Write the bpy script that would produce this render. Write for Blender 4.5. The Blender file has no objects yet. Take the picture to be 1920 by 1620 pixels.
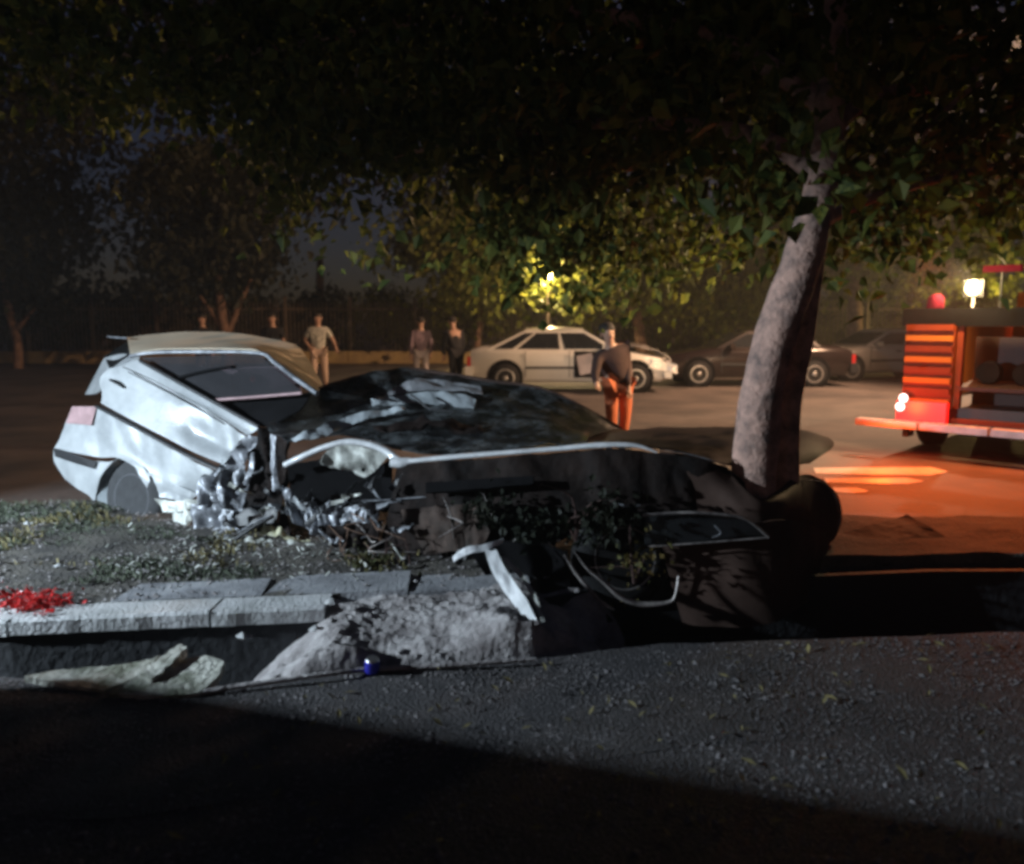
import bpy, math, random
from mathutils import Vector, Matrix, noise, Euler
random.seed(7)
R = math.radians
sc = bpy.context.scene
col = sc.collection
# ------------------------------------------------------------------ camera
F = 1500.0; TH = R(7.78); CZ = 1.5
cam = bpy.data.cameras.new('camera'); co = bpy.data.objects.new('camera', cam); col.objects.link(co)
cam.sensor_width = 36; cam.lens = F/1920*36; cam.clip_start = .05; cam.clip_end = 900
co.location = (0, 0, CZ); co.rotation_euler = (math.pi/2-TH, 0, 0)
cam.dof.use_dof = True; cam.dof.focus_distance = 5.2; cam.dof.aperture_fstop = 1.4
sc.camera = co
# ------------------------------------------------------------------ world, moon, exposure
w = bpy.data.worlds.new('World'); sc.world = w; w.use_nodes = True
nt = w.node_tree
sky = nt.nodes.new('ShaderNodeTexSky'); sky.sky_type = 'NISHITA'; sky.sun_disc = False
sky.sun_elevation = R(6); sky.sun_rotation = R(200)
bg = nt.nodes['Background']; bg.inputs['Strength'].default_value = .0072
mul = nt.nodes.new('ShaderNodeMix'); mul.data_type = 'RGBA'; mul.blend_type = 'MULTIPLY'; mul.inputs[0].default_value = 1; mul.inputs[7].default_value = (.86, .80, 1.35, 1)
nt.links.new(sky.outputs[0], mul.inputs[6]); nt.links.new(mul.outputs[2], bg.inputs[0])
vs = sc.view_settings; sc.display_settings.display_device = 'sRGB'
vs.view_transform = 'Standard'; vs.look = 'None'; vs.exposure = 0; vs.gamma = 1; vs.use_curve_mapping = False
sc.cycles.use_denoising = True; sc.cycles.max_bounces = 6; sc.cycles.filter_width = 3.4
sc.cycles.sample_clamp_indirect = 3; sc.cycles.caustics_reflective = False; sc.cycles.caustics_refractive = False
def lamp(name, kind, loc, energy, color, size=.1, target=None, angle=None, blend=.3):
    l = bpy.data.lights.new(name, kind); l.energy = energy; l.color = color
    if kind == 'SUN': l.angle = size
    else: l.shadow_soft_size = size
    o = bpy.data.objects.new(name, l); col.objects.link(o); o.location = loc
    if target is not None: o.rotation_euler = (Vector(target)-Vector(loc)).to_track_quat('-Z', 'Y').to_euler()
    if angle: l.spot_size = angle; l.spot_blend = blend
    return o
lamp('night_fill', 'SUN', (0, 0, 30), .006, (.7, .8, 1), .02, (8, 12, 0))  # weak cool fill light added for the night
FLOOD = Vector((-6.2, 2.6, 2.0))
lamp('flood_light', 'SPOT', FLOOD, 4700, (.74, .88, 1), .045, (-.6, 4.9, .1), R(92), .35)

# ------------------------------------------------------------------ geometry helpers
cT, sT = math.cos(TH), math.sin(TH)
def P(px, py, Y):
    u = (px-960)/F; v = -(py-810)/F
    d = Vector((u, cT+v*sT, -sT+v*cT)); t = Y/d.y
    return Vector((0, 0, CZ)) + d*t
def G(px, py, z=0.0):
    u = (px-960)/F; v = -(py-810)/F
    d = Vector((u, cT+v*sT, -sT+v*cT)); t = (z-CZ)/d.z
    return Vector((0, 0, CZ)) + d*t
def tag(o, label=None, cat=None, group=None, kind=None):
    if label: o['label'] = label
    if cat: o['category'] = cat
    if group: o['group'] = group
    if kind: o['kind'] = kind
    return o
def empty(name, loc, rz=0.0):
    o = bpy.data.objects.new(name, None); col.objects.link(o); o.location = loc; o.rotation_euler = (0, 0, rz)
    o.empty_display_size = .1; return o
class MB:
    def __init__(s): s.v = []; s.f = []; s.sm = []
    def add(s, vs_, fs, smooth=False):
        n = len(s.v); s.v += [tuple(v) for v in vs_]
        for f in fs: s.f.append(tuple(i+n for i in f)); s.sm.append(smooth)
        return s
    def box(s, c, size, rot=None, taper=1.0):
        c = Vector(c); x, y, z = [k/2 for k in size]
        vv = []
        for sz in (-1, 1):
            k = taper if sz > 0 else 1
            for sx, sy in ((-1, -1), (1, -1), (1, 1), (-1, 1)):
                q = Vector((sx*x*k, sy*y*k, sz*z))
                if rot is not None: q = rot @ q
                vv.append(c+q)
        return s.add(vv, [(0, 3, 2, 1), (4, 5, 6, 7), (0, 1, 5, 4), (1, 2, 6, 5), (2, 3, 7, 6), (3, 0, 4, 7)])
    def prism(s, pts, off):
        n = len(pts); off = Vector(off); a = [Vector(p) for p in pts]
        s.add(a+[p+off for p in a], [tuple(range(n)), tuple(range(2*n-1, n-1, -1))])
        b = []
        for i in range(n):
            j = (i+1) % n
            s.add([a[i], a[j], a[j]+off, a[i]+off], [(0, 3, 2, 1)])
        return s
    def tube(s, pts, rad, n=8, smooth_path=4, squash=1.0):
        pts = [Vector(p) for p in pts]
        if not isinstance(rad, (list, tuple)): rad = [rad]*len(pts)
        if smooth_path > 1 and len(pts) > 2: pts, rad = crpath(pts, rad, smooth_path)
        rings = []; up = Vector((0, 0, 1))
        prev = None
        for i, p in enumerate(pts):
            t = (pts[min(i+1, len(pts)-1)]-pts[max(i-1, 0)]).normalized()
            if prev is None:
                a = t.cross(up)
                if a.length < .1: a = t.cross(Vector((1, 0, 0)))
            else: a = prev - t*prev.dot(t)
            a.normalize(); prev = a; b = t.cross(a)
            rings.append([p+(a*math.cos(2*math.pi*k/n)+b*math.sin(2*math.pi*k/n)*squash)*rad[i] for k in range(n)])
        vv = [q for r in rings for q in r]; ff = []
        for i in range(len(rings)-1):
            for k in range(n):
                ff.append((i*n+k, i*n+(k+1) % n, (i+1)*n+(k+1) % n, (i+1)*n+k))
        s.add(vv, ff, True)
        s.add(rings[0], [tuple(range(n))]); s.add(rings[-1], [tuple(range(n-1, -1, -1))])
        return s
    def lathe(s, c, axis, prof, n=20):
        axis = Vector(axis).normalized(); a = axis.cross(Vector((0, 0, 1)))
        if a.length < .1: a = axis.cross(Vector((1, 0, 0)))
        a.normalize(); b = axis.cross(a); c = Vector(c)
        vv = []; ff = []
        for (h, r) in prof:
            for k in range(n):
                vv.append(c+axis*h+(a*math.cos(2*math.pi*k/n)+b*math.sin(2*math.pi*k/n))*r)
        for i in range(len(prof)-1):
            for k in range(n):
                ff.append((i*n+k, (i+1)*n+k, (i+1)*n+(k+1) % n, i*n+(k+1) % n))
        s.add(vv, ff, True)
        m = len(prof)-1
        s.add(vv[:n], [tuple(range(n))]); s.add(vv[m*n:], [tuple(range(n-1, -1, -1))])
        return s
    def build(s, name, mat, parent=None, world=True, **kw):
        me = bpy.data.meshes.new(name); me.from_pydata(s.v, [], s.f)
        me.polygons.foreach_set('use_smooth', s.sm); me.materials.append(mat); me.update()
        o = bpy.data.objects.new(name, me); col.objects.link(o)
        if parent is not None:
            o.parent = parent
            if world: o.matrix_parent_inverse = root_matrix(parent).inverted()
        return tag(o, **kw)
def root_matrix(p):
    m = Matrix.Translation(p.location) @ p.rotation_euler.to_matrix().to_4x4()
    if p.parent: m = root_matrix(p.parent) @ p.matrix_parent_inverse @ m
    return m
def cr(a, b, c, d, t):
    return a*(-.5*t+t*t-.5*t**3)+b*(1-2.5*t*t+1.5*t**3)+c*(.5*t+2*t*t-1.5*t**3)+d*(-.5*t*t+.5*t**3)
def crpath(pts, rad, k):
    o = []; r = []; n = len(pts)
    for i in range(n-1):
        a, b, c, d = pts[max(i-1, 0)], pts[i], pts[i+1], pts[min(i+2, n-1)]
        for j in range(k):
            t = j/k; o.append(cr(a, b, c, d, t)); r.append(rad[i]*(1-t)+rad[i+1]*t)
    o.append(pts[-1]); r.append(rad[-1]); return o, r
def patch(rows, k=6, thick=.004, crumple=0.0, scale=3.0, seed=0, fade=None, sharp=1.0):
    """smooth sheet through a grid of 3D control points, with thickness and dents"""
    rows = [[Vector(p) for p in r] for r in rows]
    rr = [crpath(r, [0]*len(r), k)[0] for r in rows]
    g = list(zip(*[crpath(list(c), [0]*len(c), k)[0] for c in zip(*rr)]))
    g = [list(r) for r in g]; nr, nc = len(g), len(g[0])
    def nrm(i, j):
        a = g[min(i+1, nr-1)][j]-g[max(i-1, 0)][j]; b = g[i][min(j+1, nc-1)]-g[i][max(j-1, 0)]
        n = a.cross(b)
        return n.normalized() if n.length > 1e-9 else Vector((0, -1, 0))
    N = [[nrm(i, j) for j in range(nc)] for i in range(nr)]
    if crumple:
        for i in range(nr):
            for j in range(nc):
                p = g[i][j]*scale+Vector((seed*7.1, seed*3.3, seed))
                if sharp > 1:
                    p = Vector((p.x*.9+p.z*.35, p.y*.7, p.z*.38)); a_ = 1-min(1, abs(noise.noise(p))*3); b_ = 1-min(1, abs(noise.noise(p*1.9+Vector((4, 1, 2))))*3)
                    h = a_*1.1-b_*.7+noise.noise(p*.6)*.8
                else: h = (1-abs(noise.noise(p))*2.2)*sharp*.6+noise.noise(p*2.3)*.5+noise.noise(p*.6)*.6
                u = j/(nc-1); v = i/(nr-1)
                kf = fade(u, v) if fade else 1
                g[i][j] = g[i][j]+N[i][j]*(h*crumple*kf)
        N = [[nrm(i, j) for j in range(nc)] for i in range(nr)]
    m = MB()
    for sgn in (1, -1):
        vv = [g[i][j]+N[i][j]*(sgn*thick/2) for i in range(nr) for j in range(nc)]
        ff = []
        for i in range(nr-1):
            for j in range(nc-1):
                q = (i*nc+j, i*nc+j+1, (i+1)*nc+j+1, (i+1)*nc+j)
                ff.append(q if sgn < 0 else q[::-1])
        m.add(vv, ff, True)
    bd = [(0, j) for j in range(nc)]+[(i, nc-1) for i in range(1, nr)]+[(nr-1, j) for j in range(nc-2, -1, -1)]+[(i, 0) for i in range(nr-2, 0, -1)]
    for a in range(len(bd)):
        (i, j), (k2, l) = bd[a], bd[(a+1) % len(bd)]
        d1 = N[i][j]*thick/2; d2 = N[k2][l]*thick/2
        m.add([g[i][j]-d1, g[k2][l]-d2, g[k2][l]+d2, g[i][j]+d1], [(0, 1, 2, 3)])
    return m
def rows_px(rows): return [[P(*p) for p in r] for r in rows]
def children(o): return [c for c in bpy.data.objects if c.parent is o]
_kids = {}
def copy_tree(o, parent=None):
    c = o.copy(); col.objects.link(c)
    if parent is not None: c.parent = parent
    for ch in children(o): copy_tree(ch, c)
    return c

# ------------------------------------------------------------------ materials
def mat(name, base, rough=.6, metal=0.0, var=.25, vscale=4.0, bump=0.0, bscale=30.0, col2=None, emis=None, estr=0, coat=0.0, trans=0.0, alpha=1.0, spec=None, detail=6, mixlo=.35, mixhi=.65, rvar=0.0):
    m = bpy.data.materials.new(name); m.use_nodes = True; n = m.node_tree; b = n.nodes['Principled BSDF']
    tc = n.nodes.new('ShaderNodeTexCoord'); nz = n.nodes.new('ShaderNodeTexNoise')
    nz.inputs['Scale'].default_value = vscale; nz.inputs['Detail'].default_value = detail; nz.inputs['Roughness'].default_value = .65
    n.links.new(tc.outputs['Object'], nz.inputs['Vector'])
    rp = n.nodes.new('ShaderNodeValToRGB'); n.links.new(nz.outputs['Fac'], rp.inputs[0])
    c2 = col2 or tuple(c*(1-var) for c in base)
    rp.color_ramp.elements[0].position = mixlo; rp.color_ramp.elements[1].position = mixhi
    rp.color_ramp.elements[0].color = (*c2, 1); rp.color_ramp.elements[1].color = (*base, 1)
    n.links.new(rp.outputs[0], b.inputs['Base Color'])
    b.inputs['Roughness'].default_value = rough; b.inputs['Metallic'].default_value = metal
    if rvar:
        mr = n.nodes.new('ShaderNodeMapRange'); mr.inputs['To Min'].default_value = max(.03, rough-rvar); mr.inputs['To Max'].default_value = min(1, rough+rvar)
        n.links.new(nz.outputs['Fac'], mr.inputs['Value']); n.links.new(mr.outputs[0], b.inputs['Roughness'])
    if coat: b.inputs['Coat Weight'].default_value = coat; b.inputs['Coat Roughness'].default_value = .08
    if trans: b.inputs['Transmission Weight'].default_value = trans
    if spec is not None: b.inputs['Specular IOR Level'].default_value = spec
    if alpha < 1: b.inputs['Alpha'].default_value = alpha
    if emis: b.inputs['Emission Color'].default_value = (*emis, 1); b.inputs['Emission Strength'].default_value = estr
    if bump:
        n2 = n.nodes.new('ShaderNodeTexNoise'); n2.inputs['Scale'].default_value = bscale; n2.inputs['Detail'].default_value = 5
        n.links.new(tc.outputs['Object'], n2.inputs['Vector'])
        bp = n.nodes.new('ShaderNodeBump'); bp.inputs['Strength'].default_value = bump; bp.inputs['Distance'].default_value = .02
        n.links.new(n2.outputs['Fac'], bp.inputs['Height']); n.links.new(bp.outputs[0], b.inputs['Normal'])
    return m
M = {}
M['rail'] = mat('scuffed_white_paint', (.68, .70, .72), .45, 0, .3, 9, .2, 50, coat=.3)
M['paint'] = mat('silver_white_paint', (.44, .465, .48), .42, .1, .12, 3.5, .12, 50, coat=.25, col2=(.29, .31, .325), rvar=.1)
M['hood'] = mat('shaded_front_paint', (.085, .055, .045), .6, 0, .4, 3, .05, 30, spec=.08)  # shade on the silver white front is put into this dark base colour
M['bare'] = mat('torn_bare_metal', (.42, .44, .48), .45, .35, .5, 9, .2, 40, col2=(.07, .075, .085), rvar=.1)
M['scrap'] = mat('white_scrap', (.62, .64, .60), .5, .1, .5, 12, .2, 60, col2=(.28, .29, .26))
M['cream'] = mat('yellowed_scrap', (.52, .50, .32), .6, 0, .4, 10, .2, 60, col2=(.30, .30, .22))
M['trim'] = mat('black_plastic', (.018, .019, .022), .5, 0, .4, 8, .1, 80)
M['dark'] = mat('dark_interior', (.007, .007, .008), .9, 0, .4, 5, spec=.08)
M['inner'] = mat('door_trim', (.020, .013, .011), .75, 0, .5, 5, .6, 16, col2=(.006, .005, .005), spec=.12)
M['glass'] = mat('dark_glass', (.02, .022, .024), .08, 0, .3, 3, .04, 8, spec=.7)
M['clearglass'] = mat('window_glass', (.05, .05, .055), .06, 0, .2, 3, alpha=.55)
M['crack'] = mat('cracked_glass', (.17, .19, .20), .22, 0, .6, 7, .5, 45, col2=(.012, .013, .014), coat=.3, mixlo=.45, mixhi=.75)
M['cloth'] = mat('pale_airbag', (.42, .47, .50), .7, 0, .3, 8, .3, 30)
M['tyre'] = mat('tyre_rubber', (.016, .016, .017), .85, 0, .3, 20, .2, 80, spec=.2)
M['dullrim'] = mat('dull_dark_rim', (.16, .17, .19), .6, .2, .4, 12)  # dull grey for the rear wheel rim
M['littyre'] = mat('lit_rear_tyre', (.05, .052, .056), .9, 0, .3, 20, .2, 80)  # light falling on the rear tyre is put into this paler rubber
M['rim'] = mat('wheel_rim', (.35, .34, .33), .4, .6, .3, 15)
M['redlens'] = mat('red_lens', (.55, .03, .03), .2, 0, .4, 20, coat=.3)
M['taillens'] = mat('pale_red_lens', (.45, .30, .31), .3, 0, .3, 12, coat=.4)
M['road'] = mat('asphalt_road', (.125, .102, .092), .7, 0, .4, .7, .6, 130, col2=(.06, .052, .05), rvar=.15, mixlo=.38, mixhi=.6, spec=.3)
M['gravel'] = mat('gravel_tarmac', (.062, .058, .06), .85, 0, .5, 9, 1.0, 70, col2=(.035, .034, .037))
M['stone'] = mat('grey_pebble', (.24, .225, .23), .8, 0, .5, 3, col2=(.07, .065, .07))
M['gravelstone'] = mat('coarse_gravel', (.15, .14, .14), .8, 0, .5, 3, col2=(.10, .095, .10))
M['seatcloth'] = mat('brown_lining', (.07, .045, .035), .9, 0, .5, 7, .4, 20, col2=(.02, .015, .012))
M['soil'] = mat('verge_soil', (.11, .10, .085), .95, 0, .5, 6, 1.0, 40, col2=(.045, .042, .04))
M['mound'] = mat('broken_earth', (.46, .44, .44), .95, 0, .5, 5, 1.0, 26, col2=(.12, .105, .105), mixlo=.3, mixhi=.7)
M['chunk'] = mat('mossy_concrete', (.50, .50, .45), .9, 0, .4, 7, .8, 40, col2=(.14, .15, .11), mixlo=.4, mixhi=.6)
M['kerb'] = mat('kerb_concrete', (.56, .57, .58), .85, 0, .3, 5, .6, 50, col2=(.34, .35, .35))
M['slab'] = mat('paving_concrete', (.34, .35, .37), .85, 0, .3, 5, .5, 50, col2=(.16, .165, .18))
M['channel'] = mat('shaded_channel_wall', (.016, .018, .022), .8, 0, .4, 3, .5, 20)  # shade inside the channel is put into this near-black colour
M['grass'] = mat('verge_grass', (.11, .13, .085), .7, 0, .3, 2, col2=(.055, .07, .045))
M['drygrass'] = mat('dry_grass', (.26, .22, .09), .8, 0, .3, 2, col2=(.13, .11, .04))
M['bark'] = mat('pale_bark', (.55, .34, .27), .9, 0, .5, 9, 1.0, 26, col2=(.13, .10, .09), mixlo=.3, mixhi=.6)
M['bark2'] = mat('brown_bark', (.22, .13, .09), .9, 0, .5, 7, .8, 22, col2=(.10, .06, .04))
M['can'] = mat('blue_can', (.05, .05, .55), .3, .4, .2, 30)
M['metal'] = mat('can_metal', (.5, .5, .52), .35, .9, .2, 30)
M['mark'] = mat('pale_road_stripe', (.62, .60, .55), .35, 0, .4, 14, .1, 60, col2=(.4, .37, .33))  # plain pale coat for the stripes on the road
M['yellow'] = mat('yellow_low_wall', (.42, .30, .12), .8, 0, .3, 3, .3, 30, col2=(.28, .20, .10))
M['fence'] = mat('fence_iron', (.16, .12, .09), .6, .3, .4, 9)
M['silver2'] = mat('pale_car_paint', (.68, .65, .60), .35, .2, .1, 2, coat=.5)
M['black2'] = mat('dark_car_paint', (.022, .014, .013), .25, .2, .2, 2, coat=.7)
M['grey2'] = mat('grey_car_paint', (.30, .27, .25), .35, .3, .2, 2, coat=.5)
M['grey3'] = mat('dull_grey_car_paint', (.12, .10, .09), .5, .1, .2, 2)
M['lampglass'] = mat('headlamp_glass', (.7, .68, .62), .15, 0, .2, 9, coat=.5)
M['skin'] = mat('skin', (.42, .25, .18), .6, 0, .1, 9)
M['hair'] = mat('dark_hair', (.02, .015, .012), .8, 0, .3, 30)
M['shirt'] = mat('light_checked_shirt', (.58, .56, .48), .85, 0, .3, 22, col2=(.20, .20, .18))
M['khaki'] = mat('tan_trousers', (.50, .36, .28), .85, 0, .2, 6)
M['mauve'] = mat('mauve_cloth', (.20, .14, .17), .85, 0, .3, 6)
M['lilac'] = mat('pale_lilac_trousers', (.42, .36, .36), .85, 0, .2, 6)
M['blackcloth'] = mat('black_cloth', (.010, .010, .012), .9, 0, .3, 6)
M['brown'] = mat('brown_cloth', (.06, .03, .025), .9, 0, .3, 6)
M['orange'] = mat('orange_trousers', (.55, .14, .05), .85, 0, .2, 6)
M['redcloth'] = mat('red_cloth', (.45, .03, .04), .8, 0, .2, 6)
M['truck'] = mat('orange_truck_paint', (.55, .15, .02), .6, 0, .15, 2, spec=.15)
M['truckdark'] = mat('dark_red_truck_paint', (.24, .035, .008), .6, 0, .2, 2, spec=.15)
M['truckin'] = mat('truck_inner', (.045, .014, .008), .6, .1, .4, 3)
M['bumper'] = mat('pale_bumper_paint', (.62, .55, .52), .4, .1, .3, 6)
M['tail'] = mat('lit_tail_lamp', (.6, .01, .01), .3, emis=(1, .012, .008), estr=1.6)
M['tailspot'] = mat('lit_tail_bulb', (.8, .7, .7), .3, emis=(1, .60, .55), estr=4)
M['bulb'] = mat('lit_lamp', (1, .9, .7), .3, emis=(1, .74, .34), estr=3)
M['sodium'] = mat('lit_park_lamp', (1, .9, .7), .3, emis=(1, .90, .55), estr=14)
M['beacon'] = mat('red_beacon', (.03, .003, .005), .8, spec=.0, emis=(1, .04, .10), estr=.10)
M['roofp'] = mat('lamplit_roof_paint', (.60, .52, .40), .6, .1, .12, 2.5, spec=.3)  # warm lamplight on the silver white roof is put into this tan
M['edge'] = mat('torn_edge_metal', (.48, .44, .42), .45, .4, .5, 9, col2=(.08, .07, .07))
def leafmat(name, c1, c2, tr=.45):
    m = bpy.data.materials.new(name); m.use_nodes = True; n = m.node_tree; n.nodes.clear()
    out = n.nodes.new('ShaderNodeOutputMaterial'); tc = n.nodes.new('ShaderNodeTexCoord')
    nz = n.nodes.new('ShaderNodeTexWhiteNoise'); nz.noise_dimensions = '3D'
    sn = n.nodes.new('ShaderNodeVectorMath'); sn.operation = 'SNAP'; sn.inputs[1].default_value = (.12, .12, .12)
    n.links.new(tc.outputs['Object'], sn.inputs[0]); n.links.new(sn.outputs[0], nz.inputs['Vector'])
    rp = n.nodes.new('ShaderNodeValToRGB'); rp.color_ramp.elements[0].color = (*c1, 1); rp.color_ramp.elements[1].color = (*c2, 1)
    n.links.new(nz.outputs['Value'], rp.inputs[0])
    d = n.nodes.new('ShaderNodeBsdfPrincipled'); d.inputs['Roughness'].default_value = .6; d.inputs['Specular IOR Level'].default_value = .25
    t = n.nodes.new('ShaderNodeBsdfTranslucent'); mx = n.nodes.new('ShaderNodeMixShader'); mx.inputs[0].default_value = tr
    n.links.new(rp.outputs[0], d.inputs['Base Color']); n.links.new(rp.outputs[0], t.inputs['Color'])
    n.links.new(d.outputs[0], mx.inputs[1]); n.links.new(t.outputs[0], mx.inputs[2]); n.links.new(mx.outputs[0], out.inputs[0])
    return m
M['leaf'] = leafmat('green_leaves', (.03, .055, .012), (.15, .17, .035))
M['leaffar'] = leafmat('park_leaves', (.06, .09, .015), (.19, .19, .03))
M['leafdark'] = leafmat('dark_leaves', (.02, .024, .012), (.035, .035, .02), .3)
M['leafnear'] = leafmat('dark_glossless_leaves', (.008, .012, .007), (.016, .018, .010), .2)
M['leafolive'] = leafmat('olive_leaves', (.05, .055, .02), (.09, .08, .03), .3)
M['leafbrown'] = leafmat('brown_leaves', (.16, .10, .03), (.10, .12, .04))

# ------------------------------------------------------------------ ground
def strip(name, near, far, z, mat_, nz_amp=0, sub=1, bottom=None, **kw):
    """slab between two polylines of (x,y); top at z, optional skirt down to bottom"""
    m = MB(); n = len(near); vv = []; nv = sub+1
    for j in range(nv):
        t = j/sub
        for i in range(n):
            x = near[i][0]*(1-t)+far[i][0]*t; y = near[i][1]*(1-t)+far[i][1]*t
            q = Vector((x, y, 0)); h = 0
            if nz_amp: h = nz_amp*(noise.noise(q*1.3)+.6*noise.noise(q*4)+.3*noise.noise(q*11))
            vv.append((x, y, z+h))
    ff = [(j*n+i, j*n+i+1, (j+1)*n+i+1, (j+1)*n+i) for j in range(sub) for i in range(n-1)]
    m.add(vv, ff, nz_amp > 0)
    if bottom is not None:
        for j in (0, sub):
            r = vv[j*n:(j+1)*n]
            for i in range(n-1):
                a, b = r[i], r[i+1]
                m.add([a, b, (b[0], b[1], bottom), (a[0], a[1], bottom)], [(0, 3, 2, 1) if j == 0 else (0, 1, 2, 3)])
    return m.build(name, mat_, None, **kw)
MB().add([(-400, -60, -.5), (400, -60, -.5), (400, 600, -.5), (-400, 600, -.5)], [(0, 1, 2, 3)]).build('ground', M['channel'], kind='structure')
# polylines
def lerp_poly(pts, x):
    for (a, b), (c, d) in zip(pts, pts[1:]):
        if x <= c: return b+(d-b)*(x-a)/(c-a)
    return pts[-1][1]
E1 = [(-30, 3.2), (-2.4, 3.28), (-1.25, 3.14), (-.6, 3.32), (.09, 3.43), (.67, 3.59), (2.4, 3.75), (40, 4.4)]
E2 = [(-30, 3.5), (-2.4, 3.64), (-1.6, 3.74), (-.95, 3.82), (.1, 4.05), (.6, 4.35), (2.5, 4.6), (40, 5.0)]
E3 = [(-30, 6.2), (-4, 6.2), (-2.2, 6.3), (0, 6.1), (3, 5.7), (40, 5.6)]
xs = sorted(set([-30, -15, -9]+[round(-6+i*.1, 2) for i in range(121)]+[8, 12, 20, 40]))
e1 = [(x, lerp_poly(E1, x)+(.012*noise.noise(Vector((x*5, 0, 0))))) for x in xs]
e2 = [(x, lerp_poly(E2, x)) for x in xs]
e2b = [(x, lerp_poly(E2, x)+.20) for x in xs]
e3 = [(x, lerp_poly(E3, x)+.06*noise.noise(Vector((x*2, 3, 0)))) for x in xs]
strip('gravel_ground', [(x, -30) for x in xs], [(x, y-.9) for x, y in e1], 0, M['gravel'], 0, 1, None, kind='structure')
strip('gravel_edge', [(x, y-.9) for x, y in e1], e1, 0, M['gravel'], .008, 14, -.5, kind='structure')
strip('verge', e2b, e3, .09, M['soil'], .028, 34, -.5, kind='structure')
strip('channel_wall', [(x, y+.02) for x, y in e2], [(x, y+.06) for x, y in e2], .03, M['channel'], 0, 1, -.5, kind='structure')
strip('road', [(x, y-.3) for x, y in e3], [(x*3, 30) for x in xs], .004, M['road'], 0, 1, None, kind='structure')
strip('park_ground', [(x*3, 30) for x in xs], [(x*8, 300) for x in xs], .10, M['soil'], 0, 1, 0, kind='structure')
# kerb stones along the verge
kr = empty('stone_kerb', (-2, 3.7, 0)); tag(kr, 'pale concrete kerb along the dark channel, its right end broken under earth', 'kerb')
x = -6.8
while x < -1.0:
    L = .92 if x > -3 else 1.1
    x2 = min(x+L, -.93)
    y1, y2 = lerp_poly(E2, x), lerp_poly(E2, x2); a = math.atan2(y2-y1, x2-x)
    dz = random.uniform(-.006, .006)
    m = MB(); n = 14; fr = []; bk = []
    for i in range(n+1):
        t = i/n; xx = x+.008+(x2-x-.016)*t; yy = y1+(y2-y1)*t
        j = .008*noise.noise(Vector((xx*9, 0, 0)))
        fr.append((xx, yy+j)); bk.append((xx, yy+.2))
    for i in range(n):
        (ax, ay), (bx, by), (cx, cy), (dx, dy) = fr[i], fr[i+1], bk[i+1], bk[i]
        zt = .10+dz; k = .015
        m.add([(ax, ay+k, zt), (bx, by+k, zt), (cx, cy, zt), (dx, dy, zt)], [(0, 1, 2, 3)])
        m.add([(ax, ay, zt-.012), (bx, by, zt-.012), (bx, by+k, zt), (ax, ay+k, zt)], [(0, 1, 2, 3)])
        m.add([(ax, ay, zt-.075), (bx, by, zt-.075), (bx, by, zt-.012), (ax, ay, zt-.012)], [(0, 1, 2, 3)])
        m.add([(dx, dy, zt), (cx, cy, zt), (cx, cy, zt-.15), (dx, dy, zt-.15)], [(0, 1, 2, 3)])
    for (p, q) in ((fr[0], bk[0]), (bk[-1], fr[-1])):
        m.add([(p[0], p[1], zt-.08), (q[0], q[1], zt-.08), (q[0], q[1], zt), (p[0], p[1], zt)], [(0, 3, 2, 1)])
    m.build('kerb_stone', M['kerb'], kr)
    x = x2
# paving slabs behind it
pv = empty('paving_strip', (-1.6, 4, .1)); tag(pv, 'uneven grey paving slabs behind the kerb, half covered by soil', 'paving')
for (xa, xb, ya, yb, z) in ((-2.05, -1.3, 3.93, 4.2, .092), (-1.29, -.55, 4.0, 4.32, .098), (-.54, .1, 4.06, 4.34, .094)):
    q = [(xa, ya, z), (xb, ya+.06, z+.01), (xb-.02, yb+.04, z+.02), (xa+.03, yb, z)]
    MB().prism(q, (0, 0, -.1)).build('slab', M['slab'], pv)
# far low wall and fence
WY = 29.5
lw = empty('low_wall', (0, WY, 0)); tag(lw, 'low yellowish wall along the far side of the road', 'wall')
x = -30.0
while x < 34:
    MB().box((x+1.2, WY, .24), (2.37, .3, .44)).build('coping_block', M['yellow'], lw); x += 2.4
fn = empty('park_fence', (0, WY+.6, 0)); tag(fn, 'tall iron picket fence behind the low yellowish wall', 'fence')
pk = MB()
for i in range(430):
    xx = -30+i*.15; pk.box((xx, WY+.6, 1.2), (.035, .03, 2.1))
pk.build('picket', M['fence'], fn, kind='stuff')
for i in range(27): MB().box((-30+i*2.4, WY+.52, 1.25), (.11, .11, 2.4)).build('post', M['fence'], fn)
for z in (.35, 2.0): MB().box((2.2, WY+.56, z), (64.5, .04, .06)).build('rail', M['fence'], fn)

# ------------------------------------------------------------------ stones, gravel, soil
def stone(m, c, r, flat=.6):
    n = 6; a0 = random.random()*6; q = []
    for k in range(n):
        a = a0+k*math.pi/3; rr = r*random.uniform(.7, 1.15)
        q.append(Vector((c[0]+rr*math.cos(a), c[1]+rr*math.sin(a), c[2]+r*flat*random.uniform(-.1, .3))))
    t = Vector((c[0]+random.uniform(-.2, .2)*r, c[1]+random.uniform(-.2, .2)*r, c[2]+r*flat)); b = Vector((c[0], c[1], c[2]-r*.4))
    m.add(q+[t, b], [(i, (i+1) % n, 6) for i in range(n)]+[((i+1) % n, i, 7) for i in range(n)])
m = MB()
for i in range(26000):
    x = random.uniform(-2.2, 3.6); y = random.uniform(1.5, lerp_poly(E1, x)-.01)
    if abs(x) > y*.66+.25: continue
    stone(m, (x, y, .0), random.uniform(.002, .007)*(2.0 if random.random() < .05 else 1))
m.build('loose_gravel', M['stone'], kind='stuff')
m = MB()
for i in range(3200):
    x = random.uniform(-4.2, .6); y = random.uniform(lerp_poly(E2, x)+.2, lerp_poly(E3, x))
    stone(m, (x, y, .10+.02*noise.noise(Vector((x, y, 0))*4)), random.uniform(.004, .016))
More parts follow.
